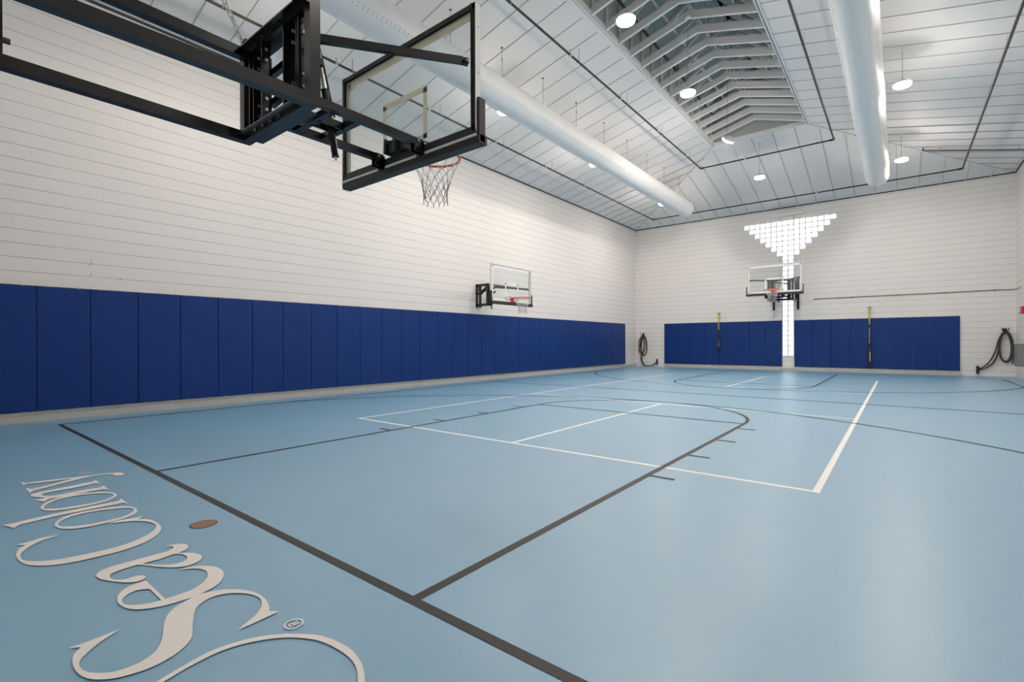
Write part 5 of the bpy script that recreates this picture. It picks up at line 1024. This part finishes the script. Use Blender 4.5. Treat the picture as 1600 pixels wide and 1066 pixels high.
rope_anchor(12.0, 0.20, 'black rope anchor plate at the foot of the far wall near the right corner')
hx, hz = 0.37, 1.45
rope_hook(hx, hz + 0.06, 'black wall hook holding the rope coil in the left corner of the far wall')
rope_thing('brown battle rope hung in long loops in the left corner of the far wall', (hx, hz),
           [loop(hx - 0.04, 1, 0.13, 0.60, 1.45, 0.05), loop(hx + 0.03, 1, 0.19, 0.50, 1.43, 0.085), loop(hx + 0.09, 1, 0.16, 0.55, 1.45, 0.12),
            [(hx - 0.03, 1.42, 0.12), (hx - 0.17, 1.25, 0.12), (hx - 0.19, 1.0, 0.12), (hx - 0.17, 0.8, 0.12), (hx - 0.16, 0.62, 0.12)],
            [(hx + 0.0, 1.40, 0.14), (hx - 0.07, 1.0, 0.14), (hx - 0.03, 0.7, 0.13), (hx - 0.08, 0.35, 0.12), (hx + 0.0, 0.12, 0.12), (hx + 0.12, 0.03, 0.13), (hx + 0.35, 0.03, 0.13), (hx + 0.52, 0.07, 0.11), (hx + 0.66, 0.16, 0.07)],
            [(hx + 0.05, 1.38, 0.09), (hx + 0.09, 1.0, 0.09), (hx + 0.03, 0.7, 0.09), (hx - 0.04, 0.40, 0.09), (hx + 0.03, 0.15, 0.09), (hx + 0.14, 0.03, 0.09), (hx + 0.35, 0.025, 0.09), (hx + 0.54, 0.10, 0.08), (hx + 0.66, 0.19, 0.06)]], None)
rope_anchor(1.05, 0.22, 'black rope anchor plate at the foot of the far wall near the left corner')

t = thing('wall_conduit', 'thin grey conduit running along the far wall to the right corner', 'conduit', (7.30, YB, 2.81))
b = MB(); b.tube([(7.33, YB - 0.03, 2.81), (12.60, YB - 0.03, 2.81), (12.72, YB - 0.04, 2.80), (XR - 0.10, YB - 0.07, 2.80), (XR - 0.03, YB - 0.16, 2.80), (XR - 0.03, 21.4, 2.80)], 0.014, 8); part(b, 'pipe', M_STEEL, t)
b = MB(); b.cbox(7.24, 7.34, YB - 0.07, YB, 2.74, 2.86, 0.008); part(b, 'junction_box', M_WHITE, t)
for x in (8.6, 9.9, 11.2, 12.4):
    b = MB(); b.box(x - 0.015, x + 0.015, YB - 0.05, YB, 2.785, 2.835); part(b, 'clamp', M_STEEL, t)
t = thing('roller_housing', 'long white box fixed to the far wall just above the glass block window', 'housing', (5.85, YB, 6.2))
b = MB(); b.cbox(5.86, 7.06, YB - 0.12, YB, 6.19, 6.30, 0.01); part(b, 'case', M_WHITE, t)
b = MB(); b.cbox(5.84, 5.87, YB - 0.125, YB, 6.18, 6.31, 0.005); b.cbox(7.05, 7.08, YB - 0.125, YB, 6.18, 6.31, 0.005); part(b, 'end_cap', M_WHITE, t)
for x, l in ((5.95, 'left'), (6.95, 'right')):
    t2 = thing('cable_guide', 'small white pulley block on the far wall under the %s rail of the far hoop' % l, 'pulley', (x, YB, 2.15))
    b = MB(); b.cbox(x - 0.03, x + 0.03, YB - 0.04, YB, 2.12, 2.38, 0.008); part(b, 'block', M_WHITE, t2)

# right wall: red alarm, steel cabinet
y0 = 20.9
t = thing('fire_alarm', 'red fire alarm on the right wall above the drinking fountain', 'alarm', (XR, y0, 2.07))
b = MB(); b.cbox(XR - 0.10, XR - 0.002, y0 - 0.28, y0, 1.96, 2.18, 0.012); part(b, 'body', M_RED, t)
b = MB(); b.cbox(XR - 0.15, XR - 0.10, y0 - 0.20, y0 - 0.06, 1.95, 2.01, 0.01); part(b, 'strobe_lens', M_CHROME, t, 'clear strobe lens')
t = thing('water_fountain', 'grey steel drinking fountain on the right wall at the edge of the photo', 'drinking fountain', (XR, 19.33, 0.36))
b = MB(); b.cbox(XR - 0.40, XR - 0.012, 19.12, 19.55, 0.45, 1.06, 0.02); part(b, 'cabinet', M_STEEL, t)
b = MB(); b.cbox(XR - 0.41, XR - 0.012, 19.11, 19.56, 1.06, 1.10, 0.01); bs = part(b, 'basin', M_CHROME, t)
b = MB(); b.tube([(XR - 0.12, 19.3, 1.10), (XR - 0.12, 19.3, 1.16), (XR - 0.17, 19.3, 1.18)], 0.012, 8); subpart(b, 'spout', M_CHROME, t, bs)

# stray marks on the left wall
b = MB()
for (y, z, a, l) in ((1.886, 2.40, 1.0, 0.05), (1.90, 2.465, 2.2, 0.015), (1.89, 2.235, 1.1, 0.055), (2.27, 2.205, 1.0, 0.03), (2.25, 2.19, 2.4, 0.03)):
    b.bar((0.001, y - math.cos(a) * l / 2, z - math.sin(a) * l / 2), (0.001, y + math.cos(a) * l / 2, z + math.sin(a) * l / 2), 0.008, 0.002, (1, 0, 0))
b.build('scuff_mark', M_SCUFF, bpy.data.objects['wall_left'])
